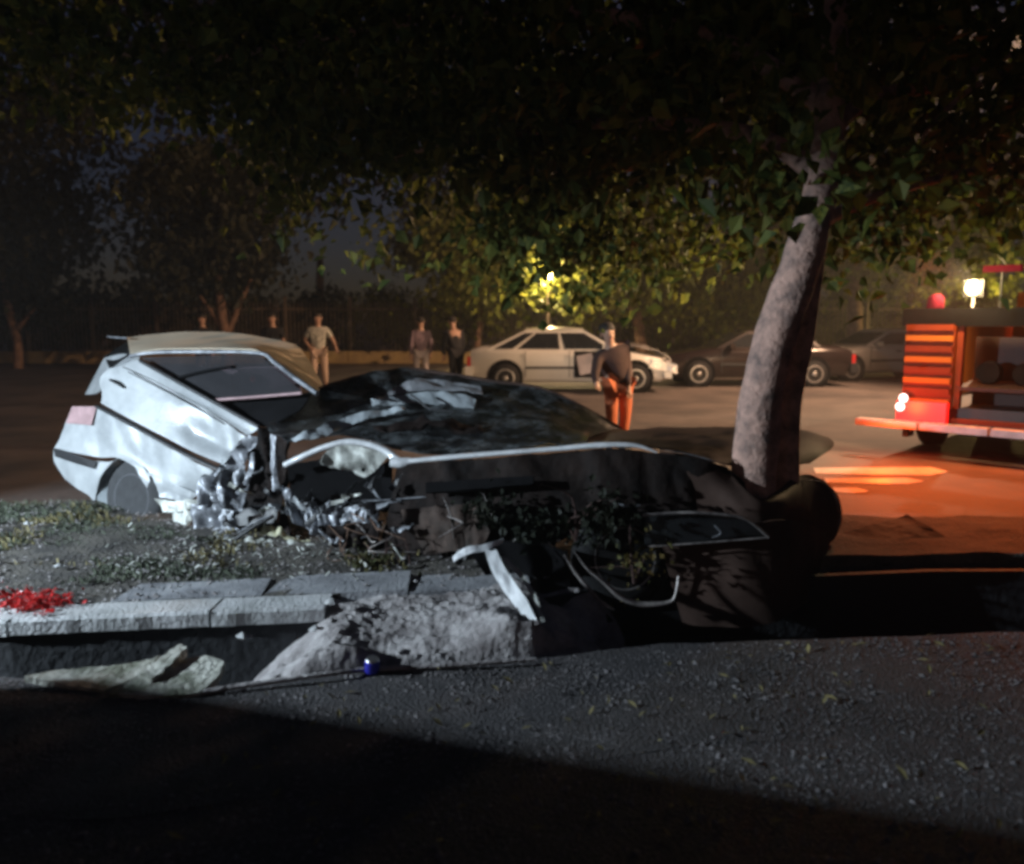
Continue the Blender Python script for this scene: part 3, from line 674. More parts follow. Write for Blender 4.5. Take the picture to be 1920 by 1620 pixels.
# ------------------------------------------------------------------ people
def skin_mesh(name, nodes, edges, mt, parent, root=0, sub=2):
    names = list(nodes); idx = {k: i for i, k in enumerate(names)}
    me = bpy.data.meshes.new(name); me.from_pydata([nodes[k][0] for k in names], [(idx[a], idx[b]) for a, b in edges], []); me.materials.append(mt)
    o = bpy.data.objects.new(name, me); col.objects.link(o); o.parent = parent
    md = o.modifiers.new('skin', 'SKIN'); md.use_smooth_shade = True
    for i, k in enumerate(names):
        sv = me.skin_vertices[0].data[i]; r = nodes[k][1]; sv.radius = (r, r) if not isinstance(r, tuple) else r; sv.use_root = (i == root)
    s = o.modifiers.new('sub', 'SUBSURF'); s.levels = sub; s.render_levels = sub
    return o
def person(label, loc, rz, top, legs, hairm='hair', lean=0.0, armL=None, armR=None, stride=.1, h=1.0, sleeve='short', cat='person', headturn=0, bend=0.0):
    t = empty('person', loc, rz); tag(t, label, cat, 'people around the crash')
    t.scale = (h, h, h)
    V = Vector
    hipz = .93
    # torso bends forward (toward -y, the way the figure faces) by lean, sideways by bend
    def tor(x, y, z):
        v = V((x, y, z)); e = Euler((lean, bend, 0)).to_matrix(); return e @ v + V((0, 0, hipz))
    B = {}
    B['pelvis'] = (V((0, 0, hipz)), .12); B['waist'] = (tor(0, 0, .17), .115); B['chest'] = (tor(0, 0, .36), .14)
    B['neckb'] = (tor(0, .0, .50), .07); B['neck'] = (tor(0, -.01, .57), .052); B['head1'] = (tor(0, -.02, .65), .075); B['head2'] = (tor(0, -.015, .73), .088); B['crown'] = (tor(0, .0, .80), .055)
    B['nose'] = (tor(0, -.115, .68), .014)
    E = [('pelvis', 'waist'), ('waist', 'chest'), ('chest', 'neckb'), ('neckb', 'neck'), ('neck', 'head1'), ('head1', 'head2'), ('head2', 'crown'), ('head1', 'nose')]
    arms = {1: armL or ((.05, .03, -.29), (.0, -.07, -.25)), -1: armR or ((-.06, -.02, -.29), (.02, -.12, -.23))}
    for s, nm in ((1, 'l'), (-1, 'r')):
        sh = tor(.19*s, 0, .44); el = sh+V(arms[s][0]); wr = el+V(arms[s][1])
        B['sh'+nm] = (sh, .062); B['el'+nm] = (el, .043); B['wr'+nm] = (wr, .029)
        E += [('chest', 'sh'+nm), ('sh'+nm, 'el'+nm), ('el'+nm, 'wr'+nm)]
        d = (wr-el).normalized(); side = d.cross(V((0, 1, 0)));
        side = side.normalized() if side.length > .1 else V((1, 0, 0))
        pm = wr+d*.07; B['pm'+nm] = (pm, .032); E.append(('wr'+nm, 'pm'+nm))
        for k, ln in enumerate((.075, .09, .085, .065)):
            k1 = pm+d*.03+side*((k-1.5)*.021); k2 = k1+d*ln*.6+V((0, -.015, 0))
            B[f'f{k}{nm}'] = (k1, .010); B[f'g{k}{nm}'] = (k2, .008); E += [('pm'+nm, f'f{k}{nm}'), (f'f{k}{nm}', f'g{k}{nm}')]
        B['th'+nm] = (pm-d*.01-side*.05+V((0, -.01, 0)), .011); E.append(('pm'+nm, 'th'+nm))
        st = stride*s
        B['hp'+nm] = (V((.10*s, 0, hipz-.07)), .095); B['kn'+nm] = (V((.115*s, -.03+st*.5, .49)), .058); B['an'+nm] = (V((.12*s, st+.02, .09)), .038); B['to'+nm] = (V((.135*s, st-.13, .04)), .035)
        E += [('pelvis', 'hp'+nm), ('hp'+nm, 'kn'+nm), ('kn'+nm, 'an'+nm), ('an'+nm, 'to'+nm)]
    skin_mesh('body', B, E, M['skin'], t)
    S = {'w0': (tor(0, 0, .0)+V((0, 0, -.02)), (.165, .135)), 'w1': (tor(0, 0, .17), (.16, .13)), 'w2': (tor(0, 0, .36), (.165, .135)), 'w3': (tor(0, 0, .48), (.10, .09))}
    SE = [('w0', 'w1'), ('w1', 'w2'), ('w2', 'w3')]
    for s, nm in ((1, 'l'), (-1, 'r')):
        sh, el, wr = B['sh'+nm][0], B['el'+nm][0], B['wr'+nm][0]
        S['s'+nm] = (sh, .078); S['e'+nm] = ((sh.lerp(el, .8), .062) if sleeve == 'short' else (el, .058)); SE += [('w2', 's'+nm), ('s'+nm, 'e'+nm)]
        if sleeve != 'short': S['u'+nm] = (wr, .042); SE.append(('e'+nm, 'u'+nm))
    skin_mesh('shirt', S, SE, M[top], t, 1)
    T = {'p': (V((0, 0, hipz-.01)), .145)}; TE = []
    for s, nm in ((1, 'l'), (-1, 'r')):
        T['h'+nm] = (B['hp'+nm][0], .115); T['k'+nm] = (B['kn'+nm][0], .08); T['a'+nm] = (B['an'+nm][0]+V((0, 0, .02)), .062)
        TE += [('p', 'h'+nm), ('h'+nm, 'k'+nm), ('k'+nm, 'a'+nm)]
        MB().box(B['an'+nm][0]+V((0, -.07, -.045)), (.10, .28, .08), None, .8).build('shoe', M['trim'], t, False)
    skin_mesh('trousers', T, TE, M[legs], t)
    hd = B['head2'][0]; m = MB()
    m.lathe(hd+V((0, .012, -.02)), (0, .25, 1), [(0, .088), (.03, .098), (.07, .094), (.105, .065), (.12, .02)], 16)
    m.build('hair', M[hairm], t, False)
    for s in (1, -1):
        MB().box(tor(.03*s, -.098, .705), (.018, .008, .009)).build('eye', M['hair'], t, False)
        MB().box(tor(.088*s, -.005, .695), (.014, .03, .05)).build('ear', M['skin'], t, False)
    MB().box(tor(0, -.095, .64), (.04, .01, .008)).build('mouth', M['redcloth'], t, False)
    return t
person('person in light checked short sleeved shirt and tan trousers facing the wreck', P(600, 725, 18.3)*1, R(6), 'shirt', 'khaki', armL=((.14, -.02, -.24), (.08, -.14, -.18)), armR=((-.12, .0, -.25), (.12, -.12, -.14)), stride=.12, h=.98).location.z = 0
person('person of whom only the pale head shows over the tan wreck roof', (P(512, 640, 19).x, 19, 0), R(0), 'blackcloth', 'blackcloth', 'hair', h=.98)
person('person in dark clothes barely visible left above the wreck roof', (P(381, 640, 20).x, 20, 0), R(10), 'blackcloth', 'brown', h=.97)
person('person in mauve top and pale lilac trousers seen from behind', (P(790, 700, 18.4).x, 18.4, 0), R(190), 'mauve', 'lilac', stride=.05, sleeve='long', h=.93, lean=-.12)
person('person in black clothes leaning toward the rear of the pale hatchback', (P(856, 700, 18.0).x, 18.0, 0), R(205), 'blackcloth', 'blackcloth', stride=.16, sleeve='long', h=.96, lean=.35)
person('person in dark top and orange trousers bending over behind the wreck windscreen', (P(1158, 790, 9.3).x, 9.3, 0), R(15), 'brown', 'orange', stride=.1, sleeve='long', h=.90, lean=.3, bend=-.38, armR=((-.1, -.15, -.22), (-.05, -.2, -.1)))

# ------------------------------------------------------------------ truck at the right
def make_truck():
    t = empty('service_truck', (5.24, 8.46, 0), R(-45)); tag(t, 'orange service truck at the right edge with ribbed corner panel and lit tail lamp', 'truck')
    # local: rear face at y=0 looking to -y, x to the right, body extends to +y
    X0, X1 = -1.12, 1.2
    MB().box(((X0+X1)/2, 2.3, .45), (X1-X0-.1, 4.4, .22)).build('chassis', M['trim'], t, False)
    MB().box((X0+.04, 2.4, 1.0), (.06, 4.3, .95)).build('side_panel', M['truck'], t, False)
    MB().box((X1-.04, 2.4, 1.0), (.06, 4.3, .95)).build('side_panel', M['truck'], t, False)
    MB().box((X0+.325, .06, 1.0), (.51, .08, .93)).build('corner_pillar', M['truckdark'], t, False)
    for k in range(8):
        z = .62+k*.118
        MB().box((X0+.325, .0, z), (.49, .05, .066 if k % 2 else .06)).build('rib', M['truck'] if k % 2 == 0 else M['truckdark'], t, False)
    MB().box((X1-.2, .02, .9), (.32, .1, 1.1)).build('right_pillar', M['truck'], t, False)
    tl = MB().box((X0+.32, -.06, .50), (.52, .10, .24)).build('tail_lamp', M['tail'], t, False)
    for dx, dz in ((-.19, .15), (-.22, .05)):
        MB().lathe((X0+.32+dx, -.12, .5+dz), (0, -1, 0), [(0, .05), (.01, .045)], 14).build('bulb', M['tailspot'], tl, False)
    MB().box(((X0+.6+X1-.38)/2, .75, .86), (X1-X0-.98, .04, .95)).build('inner_panel', M['truckin'], t, False)
    MB().box(((X0+.6+X1-.38)/2, .38, .42), (X1-X0-.98, .76, .05)).build('load_floor', M['truckdark'], t, False)
    MB().box(((X0+.6+X1-.38)/2, .4, .80), (X1-X0-1.0, .66, .04), Euler((R(4), 0, 0)).to_matrix()).build('shelf', M['truckin'], t, False)
    for i in range(3): MB().lathe((X0+.85+i*.36, .3, .95), (0, 1, 0), [(0, .12), (.12, .13), (.14, .05), (.2, .05)], 14).build('hose_reel', M['dark'], t, False)
    MB().box(((X0+X1)/2, .1, 1.56), (X1-X0-.02, .14, .2)).build('top_beam', M['dark'], t, False)
    for s in (X0+.62, X1-.40): MB().box((s, .12, 1.1), (.06, .1, 1.1)).build('door_post', M['truckdark'], t, False)
    MB().box((X1+.0, .4, 1.1), (.04, .6, 1.0)).build('side_window', M['glass'], t, False)
    for k in range(4):
        xx = X0-.33+k*.70
        MB().box((xx+.34, -.22, .36), (.67, .16, .075)).build('bumper_bar', M['bumper'], t, False)
    for xx in (X0+.2, X1-.3): MB().box((xx, -.1, .3), (.06, .2, .16)).build('bumper_bracket', M['trim'], t, False)
    for y in (.95, 3.6):
        for xx, s in ((X0+.06, -1), (X1-.06, 1)):
            wh = MB().lathe((xx, y, .38), (s, 0, 0), [(-.2, .3), (-.18, .37), (.0, .38), (.03, .34), (.03, .22)], 24).build('wheel', M['tyre'], t, False)
            MB().lathe((xx+.03*s, y, .38), (s, 0, 0), [(0, .21), (-.03, .1), (.01, .06)], 18).build('rim', M['rim'], wh, False)
    # cab
    MB().box((.04, 4.9, 1.25), (2.1, 1.5, 1.4), None, .93).build('cab', M['truck'], t, False)
    MB().box((.04, 4.12, 1.6), (1.5, .03, .4)).build('cab_window', M['glass'], t, False)
    # work lamp on a short post, beacon
    wl = MB().tube([(-.41, .1, 1.64), (-.41, .1, 1.82)], .018, 8, 1).build('lamp_post', M['bumper'], t, False)
    MB().box((-.41, .12, 1.87), (.20, .10, .18)).build('lamp_housing', M['trim'], t, False)
    MB().lathe((-.41, .065, 1.87), (0, -1, .0), [(0, .085), (.02, .075), (.04, .04)], 18).build('work_lamp', M['bulb'], t, False)
    MB().lathe((X0+.3, .2, 1.66), (0, 0, 1), [(0, .09), (.12, .085), (.16, .04)], 16).build('beacon', M['beacon'], t, False)
    MB().box((-.2, .3, 2.08), (.36, .1, .07)).build('light_bar', M['beacon'], t, False)
    MB().tube([(-.2, .3, 1.66), (-.2, .3, 2.06)], .015, 6, 1).build('light_bar_post', M['trim'], t, False)
    return t
truck = make_truck()
# lights of the truck lamps, then an unseen street lamp and park lamps
TM = root_matrix(truck)
lamp('work_lamp_light', 'SPOT', TM @ Vector((-.41, .12, 2.02)), 1900, (1, .68, .40), .06, (-3.0, 17, -1.5), R(150), .6)
lamp('work_lamp_halo', 'POINT', TM @ Vector((-.41, -.30, 1.98)), 110, (1, .72, .34), .06)
lamp('tail_lamp_light', 'POINT', TM @ Vector((-1.0, -.60, .52)), 32, (1, .10, .015), .08)
lamp('beacon_light', 'SPOT', TM @ Vector((-.8, -.35, 2.3)), 1050, (1, .11, .003), .08, (4.3, 7.0, 0), R(76), .7)
sl = empty('street_lamp', (11.5, 15.5, 0)); tag(sl, 'tall street lamp beside the road right of the orange truck', 'street lamp')
MB().tube([(0, 0, 0), (0, 0, 6.4), (-.3, 0, 6.9), (-1.6, .1, 7.1)], [.09, .06, .05, .04], 10, 4).build('pole', M['fence'], sl, False)
MB().box((-1.8, .1, 7.1), (.6, .22, .10)).build('lamp_head', M['fence'], sl, False)
MB().box((-1.8, .1, 7.035), (.45, .16, .02)).build('lamp_lens', M['sodium'], sl, False)
lamp('street_lamp_light', 'SPOT', (9.7, 15.6, 6.95), 8200, (1, .60, .36), .12, (.0, 17.2, 0), R(118), .6)
def park_lamp(label, x, y, z, energy, color):
    t = empty('park_lamp', (x, y, 0)); tag(t, label, 'street lamp', 'park lamps beyond the road')
    MB().tube([(0, 0, 0), (0, 0, z-.15)], [.06, .04], 10, 1).build('pole', M['fence'], t, False)
    MB().lathe((0, 0, z+.16), (0, 0, 1), [(0, .24), (.04, .2), (.09, .05)], 16).build('cap', M['fence'], t, False)
    MB().lathe((0, 0, z-.13), (0, 0, 1), [(0, .06), (.04, .13), (.13, .16), (.22, .14), (.27, .08)], 16).build('globe', M['sodium'], t, False)
    lamp('park_lamp_light', 'POINT', (x, y-.35, z), energy, color, .12)
q = P(1028, 516, 27); park_lamp('park lamp glowing through leaves above the pale hatchback', q.x, q.y, q.z, 1500, (1, .72, .36))
q = P(1862, 592, 26.5); park_lamp('park lamp behind the orange truck lighting the fence', q.x, q.y, q.z, 520, (1, .72, .25))

# ------------------------------------------------------------------ unseen flood lamp, and a trailer added to shade the near ground (both left)
fl = empty('unseen_tripod_floodlight', (FLOOD.x, FLOOD.y, 0)); tag(fl, 'unseen white floodlight on a tripod left of the wreck', 'floodlight')
MB().tube([(0, 0, .5), (0, 0, 2.05)], .02, 8, 1).build('pole', M['metal'], fl, False)  # pole, legs and head of the unseen floodlight
for k in range(3):
    a = k*2.1; MB().tube([(0, 0, 1.0), (.5*math.cos(a), .5*math.sin(a), 0)], .015, 6, 1).build('leg', M['metal'], fl, False)
AZ = math.atan2(4.9-FLOOD.y, -.6-FLOOD.x); RZ = Euler((0, 0, AZ)).to_matrix()
MB().box(RZ @ Vector((-.12, 0, 2.0)), (.10, .30, .24), RZ).build('lamp_head', M['trim'], fl, False)
m = MB(); q = [RZ @ Vector(v) for v in ((-.08, -.15, 2.075), (.8, -.75, 2.022), (.8, .75, 2.022), (-.08, .15, 2.075))]
m.prism(q, (0, 0, .006)); m.build('added_visor', M['trim'], fl, False)  # plate added to keep the flood light off the upper leaves
tr_a = math.atan2(-.30, .95)
tl = empty('shade_trailer', (-3.55, 1.80, 0), tr_a); tag(tl, 'unseen box trailer added left of the camera to shade the ground', 'trailer')
MB().box((0, 0, .80), (2.25, 1.5, .80)).build('box', M['grey2'], tl, False)  # body and wheels of the added shade trailer
for s_ in (1, -1):
    wh = MB().lathe((0, s_*.72, .28), (0, s_, 0), [(0, .26), (.02, .28), (.13, .28), (.15, .2)], 20).build('wheel', M['tyre'], tl, False)
MB().box((1.45, 0, .38), (.8, .06, .06)).build('shade_trailer_drawbar', M['trim'], tl, False)
# ------------------------------------------------------------------ the wreck
wk = empty('wrecked_car', P(700, 1000, 5.2)); wk.location.z = .1
tag(wk, 'silver white sedan torn and bent around the tree trunk', 'car')
def S(px, py, off=0.0):
    return P(px, py, 6.25-(px-100)/400*.8+(900-py)/300*.15+off)
def SR(rows, off=0.0): return [[S(*p, off) if len(p) == 2 else S(p[0], p[1], off+p[2]) for p in r] for r in rows]
# lower rear quarter: bumper corner, panel above and behind the wheel arch
fd = lambda u, v: .3+1.4*u*u
patch(SR([[(137, 763, .10), (160, 762, .03), (182, 766), (240, 797), (300, 830), (360, 862), (416, 890)],
          [(126, 785, .10), (155, 790, .03), (190, 797), (245, 824), (300, 855), (350, 886), (403, 905, .03)],
          [(113, 822, .08), (150, 828, .0), (185, 836), (232, 848), (285, 876), (340, 905), (392, 916, .05)],
          [(101, 841, .06), (145, 850, -.02), (190, 858, -.02), (222, 859, -.02), (262, 880, -.02), (320, 915), (378, 930, .05)]]), 8, .006, .012, 3.5, 1, fd, 2).build('quarter_panel', M['paint'], wk)
patch(SR([[(101, 842, .06), (140, 852, -.02), (170, 862, -.03), (205, 866, -.03), (221, 859, -.02)],
          [(103, 866, .06), (138, 885, -.01), (165, 895, -.03), (184, 900, -.03), (198, 878, -.02)],
          [(123, 898, .06), (145, 915, .0), (166, 928, -.02), (178, 938, -.02), (183, 905, -.02)]]), 6, .006, .004, 4, 2).build('rear_bumper', M['paint'], wk)
MB().prism([S(100, 840, -.02), S(140, 852, -.05), S(181, 866, -.06), (S(176, 879, -.06)), S(138, 868, -.05), S(103, 856, -.02)], (0, .012, 0)).build('bumper_strip', M['trim'], wk)
patch(SR([[(256, 877, -.02), (300, 893), (340, 912), (372, 926)], [(268, 900, -.02), (300, 912), (335, 924), (360, 936)], [(291, 932, -.01), (312, 934), (335, 938), (352, 946)]]), 6, .006, .02, 7, 5).build('sill_panel', M['paint'], wk)
patch(SR([[(137, 762, .1), (182, 762, .0)], [(124, 790, .1), (168, 795, .0)]]), 4, .02).build('rear_lamp', M['taillens'], wk) if False else None
MB().prism([S(136, 762, .06), S(182, 762, -.01), S(172, 797, -.012), S(124, 793, .055)], (0, -.008, 0)).build('rear_lamp', M['taillens'], wk)
# wheel well, wheel
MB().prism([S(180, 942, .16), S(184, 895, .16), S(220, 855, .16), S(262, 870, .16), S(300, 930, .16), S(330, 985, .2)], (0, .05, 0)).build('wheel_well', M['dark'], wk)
patch(SR([[(182, 938, -.01), (187, 893, -.01), (220, 860, -.01)], [(202, 945, .05), (205, 896, .07), (226, 868, .07)]]), 5, .004).build('arch_lip', M['cloth'], wk)
wc = S(258, 935, .05); ax = Vector((-.42, -.9, .12)).normalized()
rw = MB().lathe(wc+Vector((.02, .06, 0)), ax, [(-.1, .22), (-.08, .29), (.07, .295), (.11, .27), (.115, .2)], 30).build('rear_wheel', M['littyre'], wk)
MB().lathe(wc+Vector((.02, .06, 0))+ax*.112, ax, [(0, .195), (.004, .18), (-.03, .14), (-.02, .05), (0, .04)], 24).build('rim', M['dullrim'], rw)
# rear door with its moulding, handle, waist crease
dfd = lambda u, v: .15+1.6*max(0, u-.45)
patch(SR([[(228, 688, .10), (290, 715, .08), (350, 748, .07), (410, 783, .05), (462, 818, .03)],
          [(203, 694, .08), (275, 730, .05), (335, 762, .04), (395, 797, .06), (450, 830, .04)],
          [(188, 712, .06), (262, 752, .02), (325, 785, .02), (385, 820, .07), (438, 846, .03)],
          [(192, 738, .03), (255, 775, -.01), (315, 806, -.01), (372, 838, .0), (430, 862, .0)],
          [(190, 756, .02), (250, 789, -.03), (310, 820, -.03), (368, 850, -.03), (422, 872, -.02)]]), 9, .008, .016, 3.2, 3, dfd, 2).build('rear_door', M['paint'], wk)
door = bpy.data.objects['rear_door']
patch(SR([[(262, 674, .14), (320, 706, .12), (385, 744, .10), (440, 776, .08), (487, 803, .06)],
          [(245, 680, .12), (305, 712, .09), (368, 750, .08), (425, 784, .06), (475, 812, .05)],
          [(230, 687, .095), (291, 714, .075), (351, 747, .065), (411, 782, .045), (464, 817, .03)]]), 5, .008, .008, 4, 6).build('window_sill_band', M['paint'], door)
patch(SR([[(464, 815, .02), (478, 818, .03), (492, 812, .05)], [(430, 850, -.01), (455, 850, .03), (476, 842, .05)], [(395, 890, -.02), (428, 890, .02), (455, 880, .05)], [(370, 925, -.01), (400, 935, .02), (440, 930, .05)]]), 9, .006, .05, 6, 8, None, 2).build('crumpled_door_edge', M['bare'], door)
MB().tube([S(182, 762, -.06), S(240, 792, -.075), (S(300, 825, -.075)), S(360, 857, -.075), S(420, 884, -.055)], [.03, .036, .036, .036, .03], 4, 4, .5).build('door_moulding', M['trim'], door)
MB().tube([S(207, 712, .02), S(219, 718, .0), S(233, 727, .02)], [.014, .017, .012], 8, 3, .6).build('door_handle', M['trim'], door)
MB().tube([S(240, 697, .03), S(300, 728, .03), S(360, 760, .03), S(420, 795, .02)], .004, 5, 3).build('door_crease', M['trim'], door)
# side glass, frame, roof
MB().prism([S(262, 670, .2), S(486, 664, .24), S(566, 735, .1), S(470, 742, .12), S(402, 750, .15)], (0, .008, 0)).build('rear_side_glass', M['clearglass'], wk)
MB().tube([S(335, 708, .14), S(385, 696, .16), S(437, 687, .18)], .012, 6, 3).build('glass_divider', M['dark'], wk)
MB().tube([S(243, 668, .12), S(290, 661, .2), S(390, 660, .22), S(486, 662, .2), S(515, 680, .16), S(555, 710, .08), S(595, 738, .0)], [.016, .014, .013, .014, .016, .018, .016], 8, 4).build('window_frame', M['bare'], wk)
MB().tube([S(262, 676, .09), S(330, 714, .07), S(400, 753, .06), S(486, 800, .03)], .014, 6, 4).build('window_seal', M['trim'], wk)
MB().tube([S(400, 750, .12), S(470, 745, .12), S(566, 737, .08)], .012, 6, 3).build('lower_seal', M['taillens'], wk)
# what the glass shows: pinkish reflection as a mauve sheet, seats
patch([[P(300, 690, 6.9), P(400, 690, 6.9), P(560, 690, 6.6)], [P(300, 760, 6.8), P(400, 770, 6.6), P(570, 760, 6.3)]], 4, .02, .02, 3).build('pink_reflection_sheet', M['mauve'], wk)
patch([[P(330, 700, 6.5), P(390, 690, 6.5), P(440, 705, 6.4)], [P(340, 790, 6.4), P(400, 790, 6.4), P(450, 790, 6.3)]], 5, .12, .02, 3).build('rear_seat', M['inner'], wk)
MB().lathe(P(474, 716, 6.2), (0, 0, 1), [(0, .01), (.02, .025), (.05, .012)], 10).build('hanging_tag', M['redlens'], wk)
patch([[P(390, 750, 5.95), P(480, 742, 5.9), P(585, 738, 5.6)], [P(440, 775, 5.8), P(490, 775, 5.7), P(560, 770, 5.5)], [P(486, 800, 5.6), P(497, 800, 5.6), P(515, 795, 5.5)]], 5, .01, .02, 4, 3).build('dash_cover', M['dark'], wk)
patch([[P(239, 634, 7.3), P(300, 626, 7.4), P(364, 623, 7.4), P(449, 627, 7.3), P(534, 641, 7.1), P(566, 658, 6.9), P(606, 724, 6.3)],
       [P(241, 648, 6.9), P(300, 641, 7.0), P(370, 638, 7.0), P(455, 642, 6.9), P(520, 656, 6.7), P(552, 678, 6.5), P(600, 730, 6.1)],
       [P(244, 664, 6.35), P(300, 656, 6.35), P(380, 655, 6.3), P(470, 657, 6.1), P(502, 668, 6.0), P(540, 695, 5.8), P(594, 735, 5.45)]], 5, .008, .006, 3, 2).build('roof', M['roofp'], wk)
MB().tube([P(203, 631, 7.2), P(222, 633, 7.15), P(241, 634, 7.1)], [.012, .022, .02], 6, 3, .4).build('roof_aerial_fin', M['bare'], wk)
patch([[P(240, 640, 7.2), P(244, 664, 6.4)], [P(196, 668, 7.3), P(205, 690, 6.6)]], 4, .006).build('rear_window', M['glass'], wk)
patch([[P(196, 672, 7.2), P(230, 664, 6.6), P(262, 670, 6.3)], [P(160, 740, 7.2), P(186, 735, 6.6), P(200, 700, 6.35)]], 4, .01, .0).build('boot_side', M['paint'], wk)
# torn middle
def rag(rows, mt, name, k=5, cr_=.05, sc_=7, seed=1, th=.004): patch(rows_px(rows), k+2, th, cr_, sc_, seed, None, 2).build(name, M[mt], wk)
rag([[(486, 805, 5.55), (520, 800, 5.5), (545, 830, 5.4)], [(470, 860, 5.5), (505, 870, 5.45), (535, 880, 5.35)], [(440, 940, 5.4), (495, 950, 5.35), (545, 960, 5.25)], [(420, 985, 5.35), (490, 1000, 5.3), (560, 1010, 5.2)]], 'inner', 'crushed_pillar', 7, .07, 6, 2)
rag([[(505, 815, 5.33), (516, 815, 5.33)], [(508, 890, 5.3), (522, 890, 5.28)], [(514, 960, 5.25), (524, 965, 5.22)]], 'bare', 'torn_strip', 6, .03, 9, 3)
rag([[(472, 850, 5.4), (480, 850, 5.4)], [(458, 905, 5.32), (470, 905, 5.32)], [(440, 950, 5.3), (455, 955, 5.3)]], 'bare', 'torn_strip', 6, .03, 9, 4)
rag([[(385, 890, 5.45), (420, 880, 5.42), (460, 880, 5.4)], [(370, 920, 5.4), (410, 925, 5.36), (450, 935, 5.34)], [(380, 945, 5.4), (430, 950, 5.35), (470, 965, 5.3)]], 'bare', 'crumpled_sill', 7, .06, 8, 5)
rag([[(296, 935, 5.7), (330, 940, 5.6), (380, 935, 5.5)], [(305, 960, 5.65), (340, 960, 5.55), (385, 950, 5.45)]], 'scrap', 'torn_panel', 6, .04, 9, 6)
rag([[(322, 955, 5.62), (345, 955, 5.55), (362, 960, 5.5)], [(328, 990, 5.6), (345, 992, 5.5), (356, 985, 5.5)]], 'scrap', 'torn_panel', 6, .02, 9, 7)
rag([[(360, 945, 5.5), (400, 945, 5.4), (440, 955, 5.3)], [(372, 985, 5.45), (410, 985, 5.35), (430, 975, 5.3)], [(390, 1000, 5.4), (420, 1004, 5.3), (440, 1000, 5.25)]], 'bare', 'crumpled_plate', 8, .07, 10, 8)
rag([[(455, 960, 5.25), (490, 950, 5.25), (530, 950, 5.2)], [(420, 985, 5.2), (470, 985, 5.2), (520, 980, 5.15)]], 'trim', 'seat_bolster', 6, .03, 5, 9, .04)
MB().tube([P(411, 1032, 5.05), P(450, 1005, 5.05), P(480, 985, 5.05), P(512, 968, 5.05)], [.016, .022, .024, .02], 6, 3, .7).build('window_channel', M['trim'], wk)
MB().tube([P(445, 1000, 5.03), P(480, 978, 5.03), P(510, 967, 5.03)], .004, 5, 3).build('channel_edge', M['bare'], wk)
rag([[(405, 1000, 5.2), (445, 1012, 5.1), (500, 1012, 5.05), (560, 1020, 5.0), (615, 1028, 4.9), (662, 1050, 4.8)], [(398, 1012, 5.15), (440, 1022, 5.05), (500, 1024, 5.0), (560, 1032, 4.95), (610, 1042, 4.85), (655, 1060, 4.75)]], 'scrap', 'torn_sill', 6, .03, 9, 10)
rag([[(495, 985, 5.1), (520, 990, 5.1), (550, 1005, 5.05), (580, 1012, 5.0)], [(490, 1000, 5.08), (520, 1006, 5.05), (550, 1014, 5.0), (578, 1018, 5.0)]], 'cream', 'yellow_lining', 6, .03, 8, 11)
# windscreen dome: glass, surround, contents
dome = [[(500, 800, 5.45), (545, 760, 5.75), (601, 728, 6.0), (670, 707, 6.2), (762, 693, 6.4), (821, 699, 6.4), (925, 716, 6.3), (1014, 729, 6.2), (1090, 762, 6.1), (1164, 803, 6.0)],
        [(510, 812, 5.35), (560, 785, 5.6), (620, 762, 5.8), (700, 738, 6.0), (780, 727, 6.1), (850, 732, 6.1), (940, 750, 6.0), (1020, 768, 5.9), (1085, 790, 5.8), (1140, 812, 5.7)],
        [(525, 822, 5.25), (580, 806, 5.4), (640, 790, 5.55), (710, 776, 5.65), (790, 770, 5.7), (870, 775, 5.65), (950, 788, 5.55), (1020, 800, 5.4), (1070, 812, 5.35), (1110, 822, 5.3)],
        [(540, 832, 5.2), (590, 826, 5.25), (640, 822, 5.25), (700, 828, 5.2), (770, 852, 5.0), (850, 852, 4.98), (940, 846, 4.95), (1010, 840, 4.9), (1060, 836, 4.9), (1100, 832, 4.9)]]
patch(rows_px(dome), 6, .008, .03, 3.2, 5).build('windscreen', M['crack'], wk)
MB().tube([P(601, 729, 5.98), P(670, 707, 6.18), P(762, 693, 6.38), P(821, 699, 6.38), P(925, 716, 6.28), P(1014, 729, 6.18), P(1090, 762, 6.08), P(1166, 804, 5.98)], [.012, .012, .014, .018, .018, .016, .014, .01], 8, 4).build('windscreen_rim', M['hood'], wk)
rag([[(545, 822, 5.2), (590, 805, 5.25), (650, 780, 5.45), (720, 768, 5.55), (760, 765, 5.55)], [(552, 828, 5.18), (600, 822, 5.2), (655, 798, 5.4), (715, 780, 5.5), (755, 770, 5.5)]], 'cloth', 'torn_airbag', 6, .02, 7, 12)
rag([[(696, 748, 5.78), (740, 742, 5.82), (800, 738, 5.85), (850, 738, 5.85), (893, 748, 5.8)], [(698, 762, 5.7), (745, 760, 5.74), (800, 757, 5.76), (850, 762, 5.74), (888, 764, 5.72)]], 'cloth', 'sun_visor', 6, .015, 5, 13, .012)
rag([[(730, 728, 5.93), (780, 712, 6.1), (840, 714, 6.1), (900, 722, 6.05)], [(720, 740, 5.85), (780, 733, 5.93), (840, 733, 5.93), (905, 740, 5.9)]], 'slab', 'windscreen_sheen', 6, .02, 4, 14)  # sheen on the windscreen built as a grey sheet
MB().tube([P(770, 740, 5.7), P(785, 750, 5.65), P(805, 766, 5.6), P(850, 772, 5.55)], .008, 6, 3).build('mirror_stalk', M['trim'], wk)
rag([[(700, 800, 5.38), (780, 792, 5.4), (900, 800, 5.38)], [(720, 812, 5.3), (790, 806, 5.32), (905, 812, 5.28)]], 'inner', 'crushed_dashboard', 6, .04, 6, 15, .03)
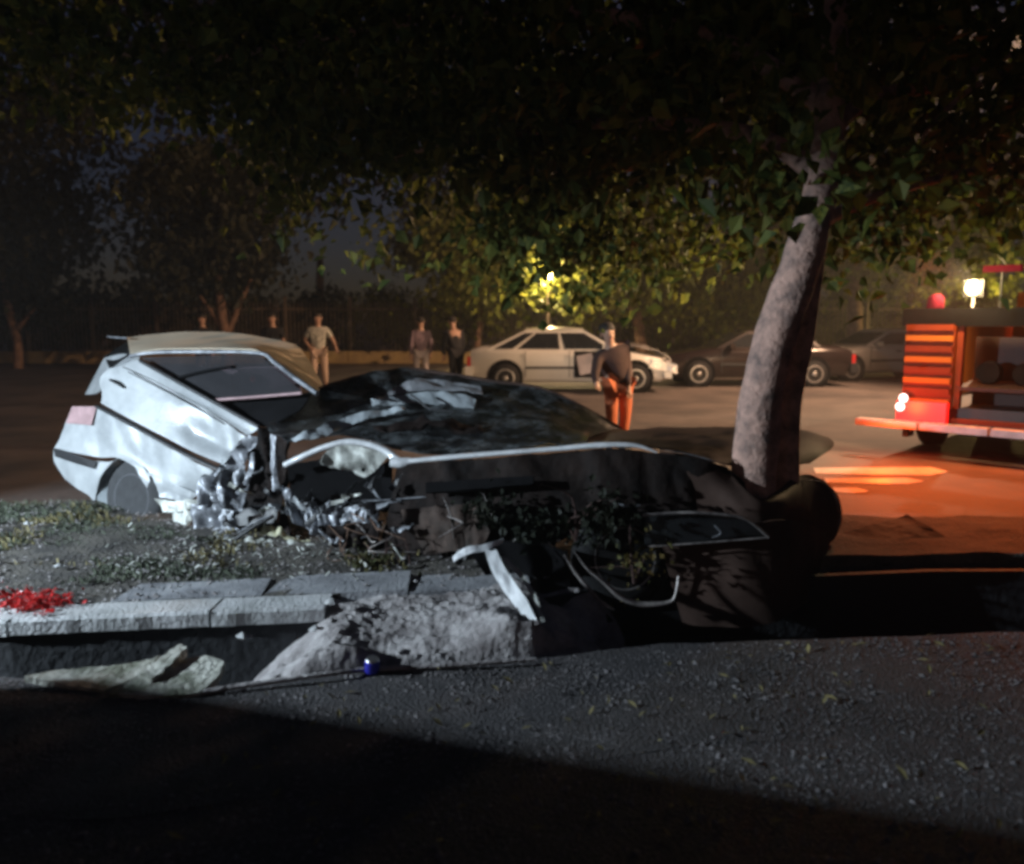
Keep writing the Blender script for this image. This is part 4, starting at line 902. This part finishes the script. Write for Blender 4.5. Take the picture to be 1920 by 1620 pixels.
# bright bent rail: pillar, kink, straight window line of the front door
MB().tube([P(534, 872, 5.15), P(556, 862, 5.12), P(600, 842, 5.08), P(648, 829, 5.05), P(690, 833, 5.02), P(724, 846, 4.98), P(746, 864, 4.93)], [.02, .022, .02, .022, .022, .024, .03], 10, 4).build('bent_pillar', M['rail'], wk)
MB().tube([P(733, 866, 4.92), P(752, 868, 4.91), P(772, 865, 4.9)], [.03, .036, .024], 10, 3).build('pillar_knuckle', M['rail'], wk)
MB().tube([P(765, 865, 4.9), P(850, 857, 4.82), P(950, 849, 4.74), P(1050, 841, 4.66), P(1120, 835, 4.6), P(1190, 835, 4.55), P(1232, 848, 4.52)], [.022, .022, .020, .020, .022, .017, .007], 10, 4, .8).build('door_top_rail', M['rail'], wk)
rag([[(598, 862, 5.0), (620, 842, 5.0), (660, 835, 5.0), (728, 852, 4.96)], [(606, 866, 5.02), (640, 868, 5.02), (680, 870, 5.0), (718, 866, 4.97)], [(640, 874, 5.05), (660, 884, 5.05), (680, 896, 5.02), (700, 884, 4.99)]], 'scrap', 'torn_gusset', 6, .02, 8, 16)
MB().lathe(P(681, 881, 4.985), (0, -1, .1), [(0, .014), (.004, .012)], 12).build('gusset_hole', M['dark'], wk)
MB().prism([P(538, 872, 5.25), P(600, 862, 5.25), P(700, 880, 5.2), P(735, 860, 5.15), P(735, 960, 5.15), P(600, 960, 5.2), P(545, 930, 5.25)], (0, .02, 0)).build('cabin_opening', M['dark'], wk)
rag([[(524, 900, 5.12), (536, 915, 5.1), (555, 935, 5.08), (590, 950, 5.04), (640, 950, 5.0), (700, 940, 4.95)], [(532, 935, 5.08), (545, 950, 5.06), (570, 970, 5.02), (610, 985, 4.98), (650, 985, 4.95), (710, 970, 4.9)], [(540, 965, 5.05), (560, 985, 5.02), (600, 1005, 4.98), (640, 1015, 4.94), (680, 1010, 4.9), (722, 992, 4.86)]], 'bare', 'crushed_sill', 9, .075, 11, 17)
rag([[(600, 985, 4.95), (650, 985, 4.9), (720, 975, 4.85)], [(610, 1010, 4.9), (660, 1015, 4.86), (715, 1010, 4.82)], [(640, 1035, 4.85), (680, 1040, 4.82), (710, 1040, 4.8)]], 'inner', 'crushed_floor', 8, .08, 9, 18)
MB().tube([P(650, 940, 4.88), P(720, 938, 4.86), P(780, 933, 4.84), P(840, 929, 4.8)], [.007, .006, .005, .003], 6, 3).build('torn_edge', M['bare'], wk)
MB().tube([P(678, 946, 4.86), P(695, 965, 4.84), P(712, 985, 4.82)], [.004, .010, .004], 6, 3).build('torn_edge', M['bare'], wk)
MB().tube([P(735, 1020, 4.7), P(755, 1048, 4.66), P(785, 1076, 4.6)], [.004, .008, .008], 6, 3).build('hanging_strip', M['scrap'], wk)
# front door trim, fender, hood, bumper
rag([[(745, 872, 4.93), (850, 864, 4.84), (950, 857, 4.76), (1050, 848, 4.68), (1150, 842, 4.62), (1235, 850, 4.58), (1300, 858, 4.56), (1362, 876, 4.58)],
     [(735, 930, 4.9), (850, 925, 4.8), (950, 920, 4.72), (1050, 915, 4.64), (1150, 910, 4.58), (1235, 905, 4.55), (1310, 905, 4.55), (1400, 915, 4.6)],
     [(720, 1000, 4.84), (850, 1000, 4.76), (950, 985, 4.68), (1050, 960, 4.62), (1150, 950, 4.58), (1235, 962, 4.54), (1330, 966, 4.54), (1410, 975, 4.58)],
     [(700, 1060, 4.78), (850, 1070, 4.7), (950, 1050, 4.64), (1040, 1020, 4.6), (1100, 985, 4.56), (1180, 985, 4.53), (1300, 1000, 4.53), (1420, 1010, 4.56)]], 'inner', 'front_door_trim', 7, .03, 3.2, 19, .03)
rag([[(800, 905, 4.74), (900, 900, 4.66), (1000, 893, 4.58)], [(800, 925, 4.72), (900, 918, 4.62), (1000, 908, 4.56)]], 'dark', 'armrest', 5, .01, 4, 61, .03)
rag([[(760, 955, 4.74), (840, 948, 4.68), (930, 945, 4.62)], [(775, 1000, 4.7), (850, 990, 4.62), (925, 985, 4.58)], [(800, 1040, 4.66), (860, 1030, 4.6), (910, 1020, 4.56)]], 'seatcloth', 'torn_lining', 8, .05, 6, 62)
for k, (a, b) in enumerate((((830, 930), (850, 1010)), ((905, 925), (925, 990)), ((990, 960), (960, 1020)))): MB().tube([P(a[0], a[1], 4.6), P((a[0]+b[0])/2+6, (a[1]+b[1])/2, 4.55), P(b[0], b[1], 4.56)], [.002, .006, .003], 5, 4, .5).build('torn_strip', M['edge'], wk)
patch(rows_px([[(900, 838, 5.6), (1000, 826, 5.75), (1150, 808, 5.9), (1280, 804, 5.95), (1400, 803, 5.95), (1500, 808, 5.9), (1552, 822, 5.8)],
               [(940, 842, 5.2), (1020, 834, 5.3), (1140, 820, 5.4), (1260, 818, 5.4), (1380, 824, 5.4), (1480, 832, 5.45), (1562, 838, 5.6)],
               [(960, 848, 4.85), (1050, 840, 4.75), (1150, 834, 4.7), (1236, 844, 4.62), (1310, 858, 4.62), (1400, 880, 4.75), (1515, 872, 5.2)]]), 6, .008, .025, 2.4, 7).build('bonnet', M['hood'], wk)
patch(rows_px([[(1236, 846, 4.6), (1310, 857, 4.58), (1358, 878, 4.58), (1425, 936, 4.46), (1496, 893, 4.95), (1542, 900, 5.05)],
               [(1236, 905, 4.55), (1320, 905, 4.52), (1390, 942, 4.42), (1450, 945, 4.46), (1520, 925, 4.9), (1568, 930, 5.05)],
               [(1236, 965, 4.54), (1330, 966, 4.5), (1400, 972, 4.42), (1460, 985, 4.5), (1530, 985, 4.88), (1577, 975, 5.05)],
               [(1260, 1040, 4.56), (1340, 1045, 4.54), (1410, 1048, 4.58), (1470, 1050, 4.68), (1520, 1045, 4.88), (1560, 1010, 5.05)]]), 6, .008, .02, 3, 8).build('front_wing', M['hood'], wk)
MB().tube([P(1360, 872, 4.56), P(1300, 853, 4.55), P(1236, 843, 4.54)], .004, 6, 3).build('wing_edge', M['bare'], wk)
MB().tube([P(1564, 926, 5.0), P(1573, 945, 4.98), P(1576, 970, 4.98), P(1570, 992, 5.0)], [.003, .005, .005, .003], 6, 3).build('corner_highlight', M['bare'], wk)  # pale strip stands for the highlight on the rounded corner
MB().prism([P(1210, 967, 4.26), P(1290, 962, 4.24), P(1380, 968, 4.24), P(1428, 990, 4.25), P(1440, 1008, 4.26), P(1330, 1016, 4.24), P(1210, 1024, 4.26)], (0, .03, 0)).build('front_lamp_cluster', M['glass'], wk)
MB().tube([P(1205, 966, 4.23), P(1290, 961, 4.21), P(1380, 968, 4.21), P(1412, 982, 4.22), P(1441, 1007, 4.23)], [.008, .008, .008, .008, .011], 6, 4).build('lamp_surround', M['edge'], wk)
MB().tube([P(1441, 1008, 4.23), P(1330, 1017, 4.22), P(1215, 1025, 4.24)], .0055, 6, 3).build('lamp_surround', M['edge'], wk)
MB().tube([P(1340, 985, 4.22), P(1352, 1000, 4.22), P(1335, 1008, 4.22)], .005, 5, 3).build('bulb_holder', M['bare'], wk)
MB().tube([P(1160, 944, 4.5), P(1180, 950, 4.48), P(1200, 947, 4.48)], [.004, .012, .004], 6, 3, .6).build('bracket', M['bare'], wk)
# front wheel and torn arch edges
fw = P(1165, 1045, 4.42); fax = Vector((.12, -.95, .2)).normalized()
w2 = MB().lathe(fw, fax, [(-.14, .2), (-.12, .27), (.04, .28), (.08, .26), (.085, .19)], 32).build('front_wheel', M['tyre'], wk)
MB().lathe(fw+fax*.083, fax, [(0, .185), (.004, .17), (-.03, .13), (-.02, .05), (0, .04)], 26).build('rim', M['rim'], w2)
MB().tube([P(1058, 1040, 4.1), P(1080, 1075, 4.08), (P(1105, 1105, 4.06)), P(1130, 1130, 4.05), P(1152, 1143, 4.05)], [.005, .010, .011, .010, .004], 6, 4).build('arch_edge', M['edge'], wk)
MB().tube([P(1078, 1035, 4.06), P(1100, 1065, 4.04), P(1130, 1090, 4.02), P(1165, 1120, 4.0), P(1205, 1133, 4.0), P(1250, 1130, 4.0), P(1265, 1118, 4.0), P(1272, 1080, 4.02)], [.005, .010, .015, .022, .022, .014, .009, .007], 8, 4, .6).build('bumper_skin_edge', M['edge'], wk)
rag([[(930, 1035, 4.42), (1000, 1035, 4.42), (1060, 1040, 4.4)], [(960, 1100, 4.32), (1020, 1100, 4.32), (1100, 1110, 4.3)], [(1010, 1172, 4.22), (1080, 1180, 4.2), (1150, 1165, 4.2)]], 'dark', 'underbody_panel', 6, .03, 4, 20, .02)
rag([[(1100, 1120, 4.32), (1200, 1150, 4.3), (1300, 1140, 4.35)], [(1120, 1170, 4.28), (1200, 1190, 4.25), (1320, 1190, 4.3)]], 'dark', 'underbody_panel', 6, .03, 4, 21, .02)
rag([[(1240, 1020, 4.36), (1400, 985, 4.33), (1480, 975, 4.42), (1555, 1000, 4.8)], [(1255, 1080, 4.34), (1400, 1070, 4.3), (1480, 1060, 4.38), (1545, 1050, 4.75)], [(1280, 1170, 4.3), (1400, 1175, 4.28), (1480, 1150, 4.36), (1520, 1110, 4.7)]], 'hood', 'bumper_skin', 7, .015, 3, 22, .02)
MB().tube([P(1500, 900, 4.9), P(1540, 903, 4.95), P(1562, 925, 5.0), P(1572, 960, 5.0)], [.003, .004, .004, .003], 6, 3).build('wing_lip', M['edge'], wk)
rag([[(846, 1044, 4.16), (872, 1027, 4.16), (905, 1021, 4.16), (944, 1010, 4.2)], [(850, 1054, 4.14), (876, 1040, 4.14), (908, 1033, 4.14), (942, 1018, 4.2)]], 'rail', 'torn_blade', 5, .012, 8, 41)
rag([[(908, 1030, 4.14), (922, 1070, 4.0), (950, 1118, 3.85), (984, 1160, 3.7), (1012, 1177, 3.6)], [(930, 1030, 4.12), (948, 1066, 3.98), (974, 1104, 3.83), (998, 1145, 3.68), (1014, 1174, 3.6)]], 'rail', 'torn_blade', 6, .012, 8, 42)
rag([[(940, 1045, 4.1), (985, 1100, 3.9), (1016, 1168, 3.62)], [(952, 1045, 4.1), (996, 1100, 3.9), (1022, 1166, 3.62)]], 'scrap', 'torn_blade', 6, .01, 8, 43)
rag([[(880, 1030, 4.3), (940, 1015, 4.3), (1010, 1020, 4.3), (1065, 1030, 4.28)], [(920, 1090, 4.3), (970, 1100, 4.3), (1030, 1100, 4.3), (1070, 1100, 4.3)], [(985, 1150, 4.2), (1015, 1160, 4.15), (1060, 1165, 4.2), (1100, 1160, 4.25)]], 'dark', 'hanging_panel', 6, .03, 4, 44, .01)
# small torn shards round the break
rs = random.Random(77)
for k in range(34):
    px, py = rs.uniform(400, 745), rs.uniform(905, 1025); Y0 = 5.25-(px-400)/345*.5-(py-905)/120*.12
    L_, a_ = rs.uniform(18, 52), rs.uniform(-1.2, .9)
    ca, sa = math.cos(a_), math.sin(a_); wd = rs.uniform(4, 13)
    q = [[P(px+ca*L_*t-sa*wd*(1-t)*s_, py+sa*L_*t+ca*wd*(1-t)*s_, Y0-rs.uniform(0, .06)) for t in (0, .5, .95)] for s_ in (-.5, .5)]
    patch(q, 4, .003, .02, 9, k, None, 2).build('torn_shard', M[rs.choice(('bare', 'scrap', 'inner', 'paint', 'trim', 'trim'))], wk)
for k in range(12):
    px, py = rs.uniform(560, 900), rs.uniform(960, 1040); Y0 = 4.75-(px-560)/340*.25
    MB().tube([P(px, py, Y0), P(px+rs.uniform(-10, 40), py+rs.uniform(8, 30), Y0-.05), P(px+rs.uniform(-20, 60), py+rs.uniform(20, 50), Y0-.08), P(px+rs.uniform(-20, 80), py+rs.uniform(30, 55), Y0-.1)], [.004, .005, .004, .003], 5, 4).build('loose_wire', M[rs.choice(('trim', 'bark2', 'edge'))], wk)
# engine bits behind the blade
for k in range(9):
    px, py = random.uniform(850, 930), random.uniform(1035, 1080)
    MB().box(P(px, py, 4.45), (.05, .04, .035), Euler((random.random(), random.random(), random.random())).to_matrix()).build('engine_fragment', M['trim'], wk)
# broken branches lying against the wreck
def bush(label, blobs, n, size, mt, seed):
    b0 = blobs[0][0]; t = empty('broken_branch', b0); tag(t, label, 'branch', 'broken branches on the wreck')
    crown_mesh(blobs, n, size, seed, .07, 8).build('foliage', M[mt], t, kind='stuff')
    for k in range(4):
        c = b0+Vector((random.uniform(-.1, .1), 0, random.uniform(-.05, .1)))
        MB().tube([b0+Vector((0, 0, -.15)), c, c+Vector((random.uniform(-.25, .25), random.uniform(-.1, .05), random.uniform(0, .2)))], [.008, .006, .002], 5, 3).build('twig', M['brown'], t)
bush('dark leafy branch lying over the front wheel of the wreck', [blob(1080, 965, 4.35, 95, 38, .10), blob(940, 985, 4.5, 90, 45, .12)], 1300, .05, 'leafnear', 31)
bush('olive leafy branch hanging under the torn middle of the wreck', [blob(750, 1060, 4.55, 85, 45, .12)], 1100, .04, 'leafolive', 32)
bush('small twig with brown leaves beside the front wheel', [blob(1190, 1050, 4.22, 35, 22, .05)], 120, .035, 'leafbrown', 33)
# loose sheet on the road right of the wreck
patch([[G(1700, 970, .15), G(1740, 990, .12), G(1792, 1020, .05)], [G(1640, 985, .12), G(1680, 1010, .08), G(1730, 1040, .03)], [G(1560, 1010, .05), G(1600, 1040, .02), G(1660, 1062, .02)]], 5, .008, .02, 4, 3).build('bent_metal_sheet', M['inner'], label='dark bent metal sheet on the road right of the wreck', cat='debris')

# air lit by the lamps
hz = MB().box((0, 25, 6.0), (150, 130, 14)).build('haze', M['dark'], kind='stuff')
hm = bpy.data.materials.new('haze'); hm.use_nodes = True; hn = hm.node_tree; hn.nodes.clear()
ho = hn.nodes.new('ShaderNodeOutputMaterial'); hv = hn.nodes.new('ShaderNodeVolumePrincipled'); hv.inputs['Density'].default_value = .0015; hv.inputs['Color'].default_value = (.9, .9, .9, 1); hv.inputs['Anisotropy'].default_value = .45
hn.links.new(hv.outputs[0], ho.inputs['Volume']); hz.data.materials.clear(); hz.data.materials.append(hm)
